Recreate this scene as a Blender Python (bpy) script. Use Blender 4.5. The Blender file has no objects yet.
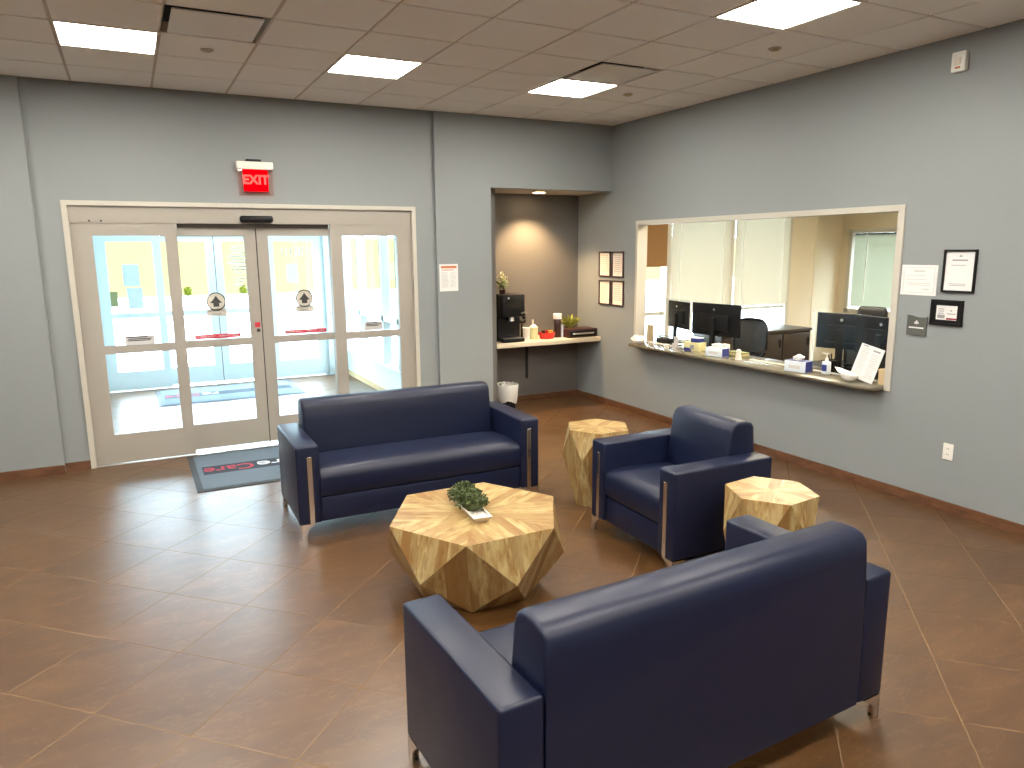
import bpy, bmesh, math, random
from mathutils import Vector, Matrix
random.seed(7)
PI = math.pi
SC = bpy.context.scene
COL = SC.collection

# ------------------------------------------------------------------ camera
CAM_Z = 1.93265
yaw, pitch, roll = 0.4778163, -0.1830846, -0.0085911
fw = Vector((math.sin(yaw)*math.cos(pitch), math.cos(yaw)*math.cos(pitch), math.sin(pitch)))
rt = Vector((math.cos(yaw), -math.sin(yaw), 0)); up = rt.cross(fw)
r2 = rt*math.cos(roll)+up*math.sin(roll); u2 = up*math.cos(roll)-rt*math.sin(roll)
cd = bpy.data.cameras.new('camera'); cam = bpy.data.objects.new('camera', cd); COL.objects.link(cam)
cd.sensor_fit = 'HORIZONTAL'; cd.sensor_width = 36.0; cd.lens = 729.4837*36/1024
cd.clip_start = 0.05; cd.clip_end = 900
cam.matrix_world = Matrix(((r2.x, u2.x, -fw.x, 0), (r2.y, u2.y, -fw.y, 0), (r2.z, u2.z, -fw.z, CAM_Z), (0, 0, 0, 1)))
SC.camera = cam
# ------------------------------------------------------------------ world (overcast sky), exposure
PANEL = 50.0         # emission of the ceiling troffers
OFFICE = 100.0
SKY = 24.0
wd = bpy.data.worlds.new('sky'); SC.world = wd; wd.use_nodes = True
bg = wd.node_tree.nodes['Background']
bg.inputs[1].default_value = SKY
# overcast dome: zenith brighter than the horizon
nt = wd.node_tree; tc = nt.nodes.new('ShaderNodeTexCoord'); sx = nt.nodes.new('ShaderNodeSeparateXYZ'); cr = nt.nodes.new('ShaderNodeValToRGB')
nt.links.new(tc.outputs['Generated'], sx.inputs[0]); nt.links.new(sx.outputs[2], cr.inputs[0]); nt.links.new(cr.outputs[0], bg.inputs[0])
cr.color_ramp.elements[0].position = 0.0; cr.color_ramp.elements[0].color = (0.50, 0.60, 0.66, 1)
cr.color_ramp.elements[1].position = 0.9; cr.color_ramp.elements[1].color = (1.0, 1.18, 1.32, 1)
e_ = cr.color_ramp.elements.new(0.25); e_.color = (0.72, 0.86, 0.96, 1)
vs = SC.view_settings
vs.view_transform = 'Standard'; vs.look = 'None'; vs.exposure = 0.0; vs.gamma = 1.0; vs.use_curve_mapping = False
SC.cycles.use_denoising = True
SC.cycles.max_bounces = 10; SC.cycles.diffuse_bounces = 8; SC.cycles.transparent_max_bounces = 24
SC.cycles.sample_clamp_indirect = 8.0
SC.cycles.caustics_reflective = False; SC.cycles.caustics_refractive = False

# ------------------------------------------------------------------ materials
def mat(name, col, rough=0.5, metal=0.0, spec=0.5, emit=None, es=0.0, coat=0.0):
    m = bpy.data.materials.new(name); m.use_nodes = True
    b = m.node_tree.nodes['Principled BSDF']
    b.inputs['Base Color'].default_value = (*col, 1); b.inputs['Roughness'].default_value = rough
    b.inputs['Metallic'].default_value = metal; b.inputs['Specular IOR Level'].default_value = spec
    b.inputs['Coat Weight'].default_value = coat
    if emit: b.inputs['Emission Color'].default_value = (*emit, 1); b.inputs['Emission Strength'].default_value = es
    return m
def nd(m, t, **kw):
    n = m.node_tree.nodes.new(t)
    for k, v in kw.items(): setattr(n, k, v)
    return n
def lk(m, a, b): m.node_tree.links.new(a, b)
def bsdf(m): return m.node_tree.nodes['Principled BSDF']
def math_n(m, op, a, b=None):
    n = nd(m, 'ShaderNodeMath', operation=op)
    for i, x in enumerate((a, b)):
        if x is None: continue
        if isinstance(x, (int, float)): n.inputs[i].default_value = x
        else: lk(m, x, n.inputs[i])
    return n.outputs[0]
def mixc(m, fac, a, b, mode='MIX'):
    n = nd(m, 'ShaderNodeMix', data_type='RGBA', blend_type=mode)
    for i, x in ((0, fac), (6, a), (7, b)):
        if isinstance(x, (int, float)): n.inputs[i].default_value = x
        elif isinstance(x, tuple): n.inputs[i].default_value = (*x, 1)
        else: lk(m, x, n.inputs[i])
    return n.outputs[2]
def ramp(m, fac, stops):
    n = nd(m, 'ShaderNodeValToRGB'); e = n.color_ramp.elements
    while len(e) < len(stops): e.new(0.5)
    for el, (p, c) in zip(e, stops): el.position = p; el.color = (*c, 1)
    lk(m, fac, n.inputs[0]); return n.outputs[0]
def noise(m, scale, detail=3, rough=0.5, vec=None, dim='3D'):
    n = nd(m, 'ShaderNodeTexNoise', noise_dimensions=dim); n.inputs['Scale'].default_value = scale
    n.inputs['Detail'].default_value = detail; n.inputs['Roughness'].default_value = rough
    if vec is not None: lk(m, vec, n.inputs['Vector'])
    return n.outputs[0]
def bump(m, h, strength=0.1, dist=0.01):
    n = nd(m, 'ShaderNodeBump'); n.inputs['Strength'].default_value = strength; n.inputs['Distance'].default_value = dist
    lk(m, h, n.inputs['Height']); lk(m, n.outputs[0], bsdf(m).inputs['Normal'])
def objco(m): return nd(m, 'ShaderNodeTexCoord').outputs['Object']
def paint(name, col, rough=0.6, var=0.03, sc=260, bs=0.05):
    m = mat(name, col, rough); co = objco(m)
    f = noise(m, 1.3, 3, 0.5, co)
    lk(m, mixc(m, f, tuple(c*(1-var) for c in col), tuple(min(1, c*(1+var)) for c in col)), bsdf(m).inputs['Base Color'])
    bump(m, noise(m, sc, 2, 0.5, co), bs, 0.002); return m
def tile_floor():
    m = mat('floor_tile', (0.3, 0.15, 0.08), 0.25, spec=0.85); co = objco(m)
    T, s = 0.49934, 0.70710678
    ds = []
    for vec, off in (((s, s, 0), 2.12917), ((s, -s, 0), -2.05771)):
        d = nd(m, 'ShaderNodeVectorMath', operation='DOT_PRODUCT'); lk(m, co, d.inputs[0]); d.inputs[1].default_value = vec
        ds.append(math_n(m, 'DIVIDE', math_n(m, 'SUBTRACT', d.outputs['Value'], off), T))
    edge, cell = [], []
    for v in ds:
        fr = math_n(m, 'FRACT', v); cell.append(math_n(m, 'FLOOR', v))
        edge.append(math_n(m, 'MINIMUM', fr, math_n(m, 'SUBTRACT', 1.0, fr)))
    e = math_n(m, 'MINIMUM', edge[0], edge[1])
    grout = math_n(m, 'LESS_THAN', e, 0.0060)
    cx = nd(m, 'ShaderNodeCombineXYZ'); lk(m, cell[0], cx.inputs[0]); lk(m, cell[1], cx.inputs[1])
    wn = nd(m, 'ShaderNodeTexWhiteNoise', noise_dimensions='3D'); lk(m, cx.outputs[0], wn.inputs['Vector'])
    # each tile has its own cut of the same veined stone
    sh = nd(m, 'ShaderNodeVectorMath', operation='MULTIPLY_ADD'); lk(m, wn.outputs['Color'], sh.inputs[0]); sh.inputs[1].default_value = (40, 40, 40); lk(m, co, sh.inputs[2])
    mp = nd(m, 'ShaderNodeMapping'); mp.inputs['Scale'].default_value = (0.9, 2.6, 1); lk(m, sh.outputs[0], mp.inputs['Vector'])
    mp.inputs['Rotation'].default_value = (0, 0, 0.25)
    n1 = noise(m, 2.6, 5, 0.62, mp.outputs[0]); n2 = noise(m, 14, 4, 0.6, mp.outputs[0])
    vein = math_n(m, 'ABSOLUTE', math_n(m, 'SUBTRACT', noise(m, 3.4, 6, 0.6, mp.outputs[0]), 0.5))
    base = ramp(m, n1, [(0.30, (0.062, 0.0265, 0.0066)), (0.52, (0.092, 0.041, 0.0105)), (0.72, (0.126, 0.060, 0.0175))])
    base = mixc(m, math_n(m, 'MULTIPLY', math_n(m, 'LESS_THAN', vein, 0.010), 0.20), base, (0.30, 0.165, 0.08))
    base = mixc(m, math_n(m, 'MULTIPLY', n2, 0.45), base, (0.074, 0.030, 0.0095))
    vb = nd(m, 'ShaderNodeHueSaturation'); lk(m, base, vb.inputs['Color']); lk(m, math_n(m, 'ADD', 0.9, math_n(m, 'MULTIPLY', wn.outputs['Value'], 0.2)), vb.inputs['Value'])
    lk(m, mixc(m, grout, vb.outputs[0], (0.185, 0.122, 0.066)), bsdf(m).inputs['Base Color'])
    lk(m, math_n(m, 'SUBTRACT', 1.0, math_n(m, 'MULTIPLY', grout, 0.95)), bsdf(m).inputs['Specular IOR Level'])
    ro = math_n(m, 'ADD', math_n(m, 'ADD', 0.315, math_n(m, 'MULTIPLY', noise(m, 6, 2, 0.5, co), 0.06)), math_n(m, 'MULTIPLY', grout, 0.4))
    lk(m, ro, bsdf(m).inputs['Roughness'])
    hgt = math_n(m, 'MULTIPLY', math_n(m, 'MINIMUM', e, 0.012), 60)
    bump(m, hgt, 0.35, 0.002); return m
def tile_base():
    m = mat('baseboard_tile', (0.13, 0.06, 0.03), 0.3); co = objco(m)
    mp = nd(m, 'ShaderNodeMapping'); mp.inputs['Scale'].default_value = (3, 3, 9); lk(m, co, mp.inputs['Vector'])
    lk(m, ramp(m, noise(m, 3, 5, 0.6, mp.outputs[0]), [(0.3, (0.085, 0.036, 0.018)), (0.6, (0.15, 0.066, 0.032)), (0.85, (0.21, 0.10, 0.05))]), bsdf(m).inputs['Base Color'])
    return m
def wood():
    m = mat('mango_wood', (0.7, 0.5, 0.25), 0.42)
    uv = nd(m, 'ShaderNodeUVMap'); sp = nd(m, 'ShaderNodeSeparateXYZ'); lk(m, uv.outputs[0], sp.inputs[0])
    pl = math_n(m, 'DIVIDE', sp.outputs[0], 0.062); fl = math_n(m, 'FLOOR', pl); fr = math_n(m, 'FRACT', pl)
    wn = nd(m, 'ShaderNodeTexWhiteNoise', noise_dimensions='1D'); lk(m, fl, wn.inputs['W'])
    cb = nd(m, 'ShaderNodeCombineXYZ'); lk(m, math_n(m, 'MULTIPLY', sp.outputs[0], 5.5), cb.inputs[0]); lk(m, math_n(m, 'MULTIPLY', sp.outputs[1], 1.6), cb.inputs[1]); lk(m, math_n(m, 'MULTIPLY', wn.outputs['Value'], 37), cb.inputs[2])
    g = noise(m, 4.2, 6, 0.62, cb.outputs[0]); g2 = noise(m, 1.5, 3, 0.5, cb.outputs[0])
    c = ramp(m, g, [(0.26, (0.150, 0.068, 0.016)), (0.40, (0.325, 0.205, 0.070)), (0.55, (0.44, 0.335, 0.150)), (0.75, (0.50, 0.410, 0.225))])
    c = mixc(m, math_n(m, 'MULTIPLY', math_n(m, 'POWER', wn.outputs['Value'], 1.8), 0.92), c, (0.225, 0.105, 0.024))
    c = mixc(m, math_n(m, 'MULTIPLY', math_n(m, 'GREATER_THAN', g2, 0.58), 0.45), c, (0.19, 0.085, 0.018))
    seam = math_n(m, 'LESS_THAN', math_n(m, 'MINIMUM', fr, math_n(m, 'SUBTRACT', 1.0, fr)), 0.02)
    lk(m, mixc(m, math_n(m, 'MULTIPLY', seam, 0.5), c, (0.20, 0.09, 0.025)), bsdf(m).inputs['Base Color'])
    bump(m, g, 0.06, 0.003); return m
def vinyl():
    m = mat('navy_vinyl', (0.0045, 0.0080, 0.029), 0.40, spec=0.42); co = objco(m)
    bump(m, noise(m, 420, 2, 0.5, co), 0.10, 0.0015)
    lk(m, math_n(m, 'ADD', 0.34, math_n(m, 'MULTIPLY', noise(m, 5, 3, 0.5, co), 0.14)), bsdf(m).inputs['Roughness'])
    return m
def ceil_tile():
    m = mat('acoustic_tile', (0.86, 0.8, 0.73), 0.85); co = objco(m)
    f = noise(m, 300, 2, 0.6, co)
    lk(m, mixc(m, f, (0.90, 0.90, 0.87), (0.96, 0.96, 0.935)), bsdf(m).inputs['Base Color'])
    bump(m, f, 0.15, 0.002); return m
def pane_mat(name, tint=(0.96, 0.99, 1.0), gloss=0.5, f0=0.035):
    m = bpy.data.materials.new(name); m.use_nodes = True; nt = m.node_tree; nt.nodes.clear()
    out = nt.nodes.new('ShaderNodeOutputMaterial'); mx = nt.nodes.new('ShaderNodeMixShader')
    tr = nt.nodes.new('ShaderNodeBsdfTransparent'); gl = nt.nodes.new('ShaderNodeBsdfGlossy'); lw = nt.nodes.new('ShaderNodeLayerWeight'); lw.inputs[0].default_value = 0.5
    tr.inputs[0].default_value = (*tint, 1); gl.inputs['Roughness'].default_value = 0.02
    f = math_n(m, 'ADD', f0, math_n(m, 'MULTIPLY', math_n(m, 'POWER', lw.outputs['Facing'], 5.0), gloss))
    for a, b in ((f, mx.inputs[0]), (tr.outputs[0], mx.inputs[1]), (gl.outputs[0], mx.inputs[2]), (mx.outputs[0], out.inputs[0])): nt.links.new(a, b)
    return m
def translucent(name, col, fac=0.45):
    m = mat(name, col, 0.6); nt = m.node_tree; out = [n for n in nt.nodes if n.type == 'OUTPUT_MATERIAL'][0]
    t = nt.nodes.new('ShaderNodeBsdfTranslucent'); t.inputs[0].default_value = (*col, 1); mx = nt.nodes.new('ShaderNodeMixShader'); mx.inputs[0].default_value = fac
    nt.links.new(bsdf(m).outputs[0], mx.inputs[1]); nt.links.new(t.outputs[0], mx.inputs[2]); nt.links.new(mx.outputs[0], out.inputs[0]); return m
def varied(name, a, b, sc=8, rough=0.6):
    m = mat(name, a, rough); lk(m, mixc(m, noise(m, sc, 4, 0.6, objco(m)), a, b), bsdf(m).inputs['Base Color']); return m

M = dict(
    floor=tile_floor(), base=tile_base(), wood=wood(), vinyl=vinyl(), tile=ceil_tile(),
    wall=paint('wall_paint', (0.258, 0.278, 0.282)), niche=paint('niche_paint', (0.140, 0.132, 0.124)), soffit=paint('soffit_paint', (0.66, 0.62, 0.55)),
    cream=paint('office_paint', (0.66, 0.58, 0.43)), tbar=mat('grid_metal', (0.55, 0.48, 0.42), 0.5),
    alu=paint('door_enamel', (0.355, 0.325, 0.28), 0.45, 0.02, 300, 0.02), trim=paint('trim_paint', (0.53, 0.50, 0.43), 0.45, 0.02),
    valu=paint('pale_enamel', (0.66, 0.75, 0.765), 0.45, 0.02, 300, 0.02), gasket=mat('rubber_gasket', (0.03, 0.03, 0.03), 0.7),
    glass=pane_mat('pane_glass'), acrylic=pane_mat('clear_acrylic', (0.94, 0.95, 0.95), 0.3, 0.014), acryedge=mat('acrylic_edge', (0.86, 0.86, 0.80), 0.25),
    chrome=mat('chrome', (0.90, 0.87, 0.85), 0.20, 1.0), steel=mat('brushed_steel', (0.62, 0.61, 0.60), 0.35, 1.0), brass=mat('threshold_metal', (0.78, 0.76, 0.72), 0.3, 1.0),
    black=varied('black_plastic', (0.005, 0.005, 0.006), (0.009, 0.009, 0.010), 20, 0.40), mblack=mat('matte_black', (0.012, 0.012, 0.013), 0.7), screen=mat('glossy_black', (0.004, 0.004, 0.005), 0.15),
    white=mat('white_plastic', (0.80, 0.78, 0.72), 0.4), paper=mat('paper', (0.76, 0.76, 0.745), 0.8), pink=mat('warm_paper', (0.80, 0.72, 0.64), 0.8), ink=mat('grey_ink', (0.32, 0.31, 0.31), 0.8), dink=mat('dark_ink', (0.05, 0.05, 0.05), 0.8), lightink=mat('pale_ink', (0.58, 0.56, 0.54), 0.8),
    orange=mat('orange_ink', (0.56, 0.20, 0.09), 0.8), red=mat('red_ink', (0.55, 0.03, 0.05), 0.5), pinkred=mat('mat_red', (0.36, 0.03, 0.055), 0.85), matwhite=mat('mat_white', (0.62, 0.66, 0.70), 0.85),
    darkwood=varied('dark_wood', (0.012, 0.008, 0.006), (0.024, 0.015, 0.010), 14, 0.35), frame=mat('black_frame', (0.006, 0.005, 0.005), 0.45, spec=0.25), brownframe=mat('brown_frame', (0.045, 0.018, 0.012), 0.4),
    plaque=mat('slate_plaque', (0.095, 0.10, 0.088), 0.45), blue=mat('box_blue', (0.025, 0.035, 0.20), 0.5), palebox=mat('pale_box', (0.68, 0.74, 0.80), 0.6), yellow=mat('box_yellow', (0.72, 0.66, 0.34), 0.6), tissue=mat('tissue', (0.86, 0.84, 0.78), 0.9),
    tan=varied('tan_card', (0.52, 0.38, 0.20), (0.62, 0.47, 0.27), 10), redplastic=mat('red_plastic', (0.50, 0.012, 0.012), 0.35), maroon=mat('maroon_plastic', (0.035, 0.008, 0.007), 0.4), gold=mat('gold_wrap', (0.72, 0.42, 0.08), 0.45), lime=mat('lime_print', (0.66, 0.66, 0.36), 0.5),
    bag=translucent('thin_bag', (0.90, 0.88, 0.84), 0.25), olive=mat('olive_card', (0.22, 0.24, 0.10), 0.7),
    leaf=varied('leaf_dark', (0.022, 0.040, 0.010), (0.095, 0.125, 0.030), 60, 0.6), leafy=varied('leaf_yellow', (0.25, 0.30, 0.04), (0.42, 0.40, 0.08), 30, 0.6), petal=mat('pale_petal', (0.62, 0.58, 0.40), 0.7),
    ceramic=varied('white_wash_wood', (0.66, 0.60, 0.52), (0.76, 0.71, 0.64), 12, 0.6), soil=mat('soil', (0.05, 0.03, 0.02), 0.9),
    blind=translucent('blind_slat', (0.47, 0.445, 0.37), 0.018), shade=varied('brown_shade', (0.25, 0.13, 0.045), (0.31, 0.165, 0.06), 30, 0.8), counter=varied('laminate', (0.66, 0.56, 0.41), (0.74, 0.64, 0.48), 25, 0.35),
    stone=varied('solid_surface', (0.125, 0.11, 0.075), (0.19, 0.165, 0.115), 60, 0.2), carpet=varied('dark_carpet', (0.05, 0.045, 0.04), (0.08, 0.07, 0.06), 80, 0.95),
    rubber=mat('mat_border', (0.030, 0.034, 0.040), 0.6), pile=varied('mat_pile', (0.085, 0.115, 0.145), (0.125, 0.160, 0.195), 250, 0.9), band=mat('mat_band', (0.020, 0.030, 0.042), 0.9),
    concrete=varied('concrete', (0.62, 0.62, 0.60), (0.70, 0.70, 0.67), 3, 0.9), drygrass=varied('dry_grass', (0.068, 0.053, 0.0225), (0.080, 0.063, 0.029), 0.6, 0.95), shrub=varied('shrub_leaf', (0.044, 0.048, 0.0016), (0.054, 0.058, 0.003), 5, 0.8),
    mesh=mat('mesh_fabric', (0.022, 0.024, 0.027), 0.7), can=mat('white_metal', (0.78, 0.77, 0.73), 0.35),
    lamp=mat('troffer_lens', (0.9, 0.9, 0.9), 0.4, emit=(1.0, 0.94, 0.84), es=PANEL), olamp=mat('office_lens', (0.9, 0.9, 0.9), 0.4, emit=(1.0, 0.86, 0.64), es=OFFICE), dlamp=mat('downlight_lens', (0.9, 0.9, 0.9), 0.4, emit=(1.0, 0.74, 0.42), es=45.0),
    trackm=mat('dark_bronze', (0.09, 0.07, 0.055), 0.5),
    vlamp=mat('vestibule_lens', (0.9, 0.9, 0.9), 0.4, emit=(0.86, 0.95, 1.0), es=24.0),
    exitred=mat('exit_red', (0.10, 0.0, 0.0), 0.3, emit=(1.0, 0.0, 0.006), es=1.0), exitlit=mat('exit_letters', (0.8, 0.1, 0.08), 0.3, emit=(1.0, 0.10, 0.09), es=1.0), exitpanel=pane_mat('exit_acrylic', (1.0, 0.90, 0.88)),
    decal=translucent('decal_vinyl', (0.62, 0.58, 0.50), 0.12), bluepaper=translucent('backlit_paper', (0.60, 0.68, 0.78), 0.06),
)

for k_ in ('drygrass', 'shrub', 'exitred', 'exitlit'): bsdf(M[k_]).inputs['Specular IOR Level'].default_value = 0.0
bsdf(M['black']).inputs['Specular IOR Level'].default_value = 0.22
# ------------------------------------------------------------------ geometry helpers
def bx(bm, x0, x1, y0, y1, z0, z1, bev=0.0, seg=2, rot=None):
    r = bmesh.ops.create_cube(bm, size=1.0); vs_ = r['verts']
    for v in vs_: v.co = Vector(((x0+x1)/2+v.co.x*(x1-x0), (y0+y1)/2+v.co.y*(y1-y0), (z0+z1)/2+v.co.z*(z1-z0)))
    if bev > 0:
        es = {e for v in vs_ for e in v.link_edges}
        rr = bmesh.ops.bevel(bm, geom=list(es), offset=bev, segments=seg, profile=0.5, affect='EDGES')
        vs_ = [v for v in rr['verts']]
    return vs_
def cyl(bm, p, r, h, r2=None, n=24, axis='Z'):
    rr = bmesh.ops.create_cone(bm, cap_ends=True, segments=n, radius1=r, radius2=r if r2 is None else r2, depth=h)
    R_ = {'Z': Matrix.Identity(3), 'Y': Matrix.Rotation(PI/2, 3, 'X'), 'X': Matrix.Rotation(PI/2, 3, 'Y')}[axis]
    for v in rr['verts']: v.co = R_ @ v.co + Vector(p)
    return rr['verts']
def ball(bm, p, r, sc=(1, 1, 1), u=16, v=10):
    rr = bmesh.ops.create_uvsphere(bm, u_segments=u, v_segments=v, radius=r)
    for w in rr['verts']: w.co = Vector((w.co.x*sc[0], w.co.y*sc[1], w.co.z*sc[2]))+Vector(p)
def prism(bm, pts, a0, a1, axis='Y'):
    """polygon pts (in the two other axes) extruded along axis from a0 to a1"""
    def mk(p, a): return {'Y': (p[0], a, p[1]), 'X': (a, p[0], p[1]), 'Z': (p[0], p[1], a)}[axis]
    A = [bm.verts.new(mk(p, a0)) for p in pts]; B = [bm.verts.new(mk(p, a1)) for p in pts]
    n = len(pts); fs = [bm.faces.new(A), bm.faces.new(B[::-1])]
    for i in range(n): fs.append(bm.faces.new((A[i], B[i], B[(i+1) % n], A[(i+1) % n])))
    bmesh.ops.recalc_face_normals(bm, faces=fs)
    return A+B
def tube(bm, pts, r, n=10):
    rings = []
    for i, p in enumerate(pts):
        p = Vector(p); d = (Vector(pts[min(i+1, len(pts)-1)])-Vector(pts[max(i-1, 0)])).normalized()
        a = d.orthogonal().normalized(); b = d.cross(a)
        if rings:
            pa = rings[-1][1]; a = (pa-d*pa.dot(d)).normalized(); b = d.cross(a)
        rings.append(([bm.verts.new(p+(a*math.cos(t)+b*math.sin(t))*r) for t in [2*PI*k/n for k in range(n)]], a))
    for (A, _), (B, _) in zip(rings, rings[1:]):
        for k in range(n): bm.faces.new((A[k], A[(k+1) % n], B[(k+1) % n], B[k]))
    bm.faces.new(rings[0][0][::-1]); bm.faces.new(rings[-1][0])
def ring_frame(bm, x0, x1, z0, z1, w, y0, y1, bev=0.0):
    for a in ((x0, x1, z1-w, z1), (x0, x1, z0, z0+w), (x0, x0+w, z0+w, z1-w), (x1-w, x1, z0+w, z1-w)):
        bx(bm, a[0], a[1], y0, y1, a[2], a[3], bev, 1)
def obj(name, bm, m, parent=None, smooth=False, ang=35, loc=None, rz=0):
    me = bpy.data.meshes.new(name); bm.to_mesh(me); bm.free()
    ms = m if isinstance(m, (list, tuple)) else [m]
    for k in ms: me.materials.append(k)
    o = bpy.data.objects.new(name, me); COL.objects.link(o)
    if smooth:
        me.polygons.foreach_set('use_smooth', [True]*len(me.polygons))
        try: me.set_sharp_from_angle(angle=math.radians(ang))
        except Exception: pass
    if parent: o.parent = parent
    if loc: o.location = loc
    if rz: o.rotation_euler = (0, 0, rz)
    return o
def B(fn):
    bm = bmesh.new(); fn(bm); return bm
def box(name, m, parent, *a, bev=0.0, seg=2, smooth=False):
    bm = bmesh.new(); bx(bm, *a, bev=bev, seg=seg); return obj(name, bm, m, parent, smooth=smooth or bev > 0)
def tag(o, label, cat, group=None):
    o['label'] = label; o['category'] = cat
    if group: o['group'] = group
    return o
def thing(name, label, cat, loc=(0, 0, 0), rz=0.0, group=None):
    o = bpy.data.objects.new(name, None); COL.objects.link(o); o.location = loc; o.rotation_euler = (0, 0, rz)
    o.empty_display_size = 0.1
    return tag(o, label, cat, group)
def struct(name, bm, m, parent=None, label=None, **k):
    o = obj(name, bm, m, parent, **k)
    if parent is None: o['kind'] = 'structure'
    if label: o['label'] = label
    return o
def sroot(name, loc=(0, 0, 0), rz=0, label=None):
    o = bpy.data.objects.new(name, None); COL.objects.link(o); o.location = loc; o.rotation_euler = (0, 0, rz); o['kind'] = 'structure'
    if label: o['label'] = label
    return o
def dup(root, loc, rz=None, label=None):
    r = root.copy(); COL.objects.link(r); r.location = loc
    if rz is not None: r.rotation_euler = (0, 0, rz)
    if label: r['label'] = label
    for ch in list(root.children):
        c = ch.copy(); COL.objects.link(c); c.parent = r
        for g in list(ch.children):
            d = g.copy(); COL.objects.link(d); d.parent = c
    return r
def text_bm(s, size, depth=0.001, align='CENTER', bold=0.0):
    cu = bpy.data.curves.new('t', 'FONT'); cu.body = s; cu.size = size; cu.extrude = depth; cu.align_x = align; cu.align_y = 'CENTER'; cu.offset = bold
    o = bpy.data.objects.new('t', cu); COL.objects.link(o)
    dg = bpy.context.evaluated_depsgraph_get(); me = bpy.data.meshes.new_from_object(o.evaluated_get(dg))
    bm = bmesh.new(); bm.from_mesh(me); bpy.data.objects.remove(o); bpy.data.curves.remove(cu); bpy.data.meshes.remove(me)
    return bm                                    # lies in XY, facing +Z
def upright(bm, x=0, y=0, z=0):                  # stand it up facing -Y
    for v in bm.verts: v.co = Vector((v.co.x+x, -v.co.z+y, v.co.y+z))
    return bm
def rows(bm, x0, x1, zs, h, y, seed=0, ragged=0.25):
    """printed lines too small to read"""
    rnd = random.Random(seed)
    for z in zs:
        bx(bm, x0+(x1-x0)*rnd.random()*ragged*0.4, x1-(x1-x0)*rnd.random()*ragged, y-0.0008, y, z-h/2, z+h/2)
def leaves(bm, c, rad, n, size, rnd, shell=0.5):
    for _ in range(n):
        d = Vector((rnd.gauss(0, 1), rnd.gauss(0, 1), rnd.gauss(0, 1))).normalized()
        p = Vector(c)+Vector((d.x*rad[0], d.y*rad[1], d.z*rad[2]))*(shell+(1-shell)*rnd.random())
        a = d.orthogonal().normalized(); a.rotate(Matrix.Rotation(rnd.random()*6.28, 3, d)); t = (a+d*rnd.uniform(-.4, .9)).normalized(); b = t.cross(d).normalized()
        s = size*rnd.uniform(.7, 1.2)
        q = [p, p+t*s*.5+b*s*.3, p+t*s, p+t*s*.5-b*s*.3]
        bm.faces.new([bm.verts.new(x) for x in q])

# ------------------------------------------------------------------ room shell
XR, YB, YD, H = 5.19, 7.40, 7.45, 3.341
XL, YF = -3.6, -3.2
WT = 0.12
b = bmesh.new(); bx(b, XL-0.2, XR+WT, YF-0.2, 11.7, -0.12, 0.0); struct('floor', b, M['floor'])
b = bmesh.new(); bx(b, XR+WT, 11.2, 0.5, 9.0, -0.12, 0.0); struct('floor.001', b, M['carpet'])
# back wall: door wall slightly recessed between two deeper-set flanks
b = bmesh.new()
bx(b, XL-0.2, -0.662, YB, 7.65, 0, H+0.1)
bx(b, -0.662, -0.463, YD, 7.65, 0, H+0.1)
bx(b, -0.463, 2.725, YD, 7.65, 2.375, H+0.1)
bx(b, 2.725, 2.944, YD, 7.65, 0, H+0.1)
bx(b, 2.944, 3.590, YB, 7.65, 0, H+0.1)
bx(b, 3.590, XR, YB, 7.50, 2.595, H+0.1)
struct('wall_back', b, M['wall'])
b = bmesh.new()
bx(b, XR, XR+WT, YF-0.2, 3.640, 0, H+0.1); bx(b, XR, XR+WT, 6.87, 8.40, 0, H+0.1)
bx(b, XR, XR+WT, 3.640, 6.87, 0, 0.815); bx(b, XR, XR+WT, 3.640, 6.87, 2.200, H+0.1)
struct('wall_right', b, M['wall'])
b = bmesh.new(); bx(b, XL-0.2, XL, YF-0.2, YB, 0, H+0.1); struct('wall_left', b, M['wall'])
b = bmesh.new(); bx(b, XL, XR, YF-0.2, YF, 0, H+0.1); struct('wall_front', b, M['wall'])
# niche: back, left return, soffit
b = bmesh.new(); bx(b, 3.55, XR, 8.13, 8.25, 0, 2.595); bx(b, 3.59, 3.72, 7.56, 8.13, 0, 2.595); bx(b, 3.50, 3.59, 7.56, 8.25, 0, 2.595)
struct('wall_niche', b, M['niche'])
b = bmesh.new(); bx(b, 3.59, XR, 7.50, 8.25, 2.595, 2.70); struct('ceiling.001', b, M['soffit'])
b = bmesh.new(); bx(b, XL-0.4, XR+0.3, YF-0.4, 8.4, 3.46, 3.60); struct('roof', b, M['soffit'])  # unseen slab added to stop sky light leaking through ceiling gaps
# baseboards
b = bmesh.new(); bx(b, XR-0.012, XR, YF, 8.13, 0, 0.077); struct('baseboard_right', b, M['base'])
b = bmesh.new(); bx(b, XL, -0.662, YB-0.012, YB, 0, 0.077); bx(b, -0.674, -0.463, YD-0.012, YD, 0, 0.077); bx(b, 2.73, 2.944, YD-0.012, YD, 0, 0.077); bx(b, 2.944, 3.59, YB-0.012, YB, 0, 0.077)
struct('baseboard_back', b, M['base'])
b = bmesh.new(); bx(b, 3.72, XR-0.012, 8.118, 8.13, 0, 0.077); struct('baseboard_niche', b, M['base'])
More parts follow.
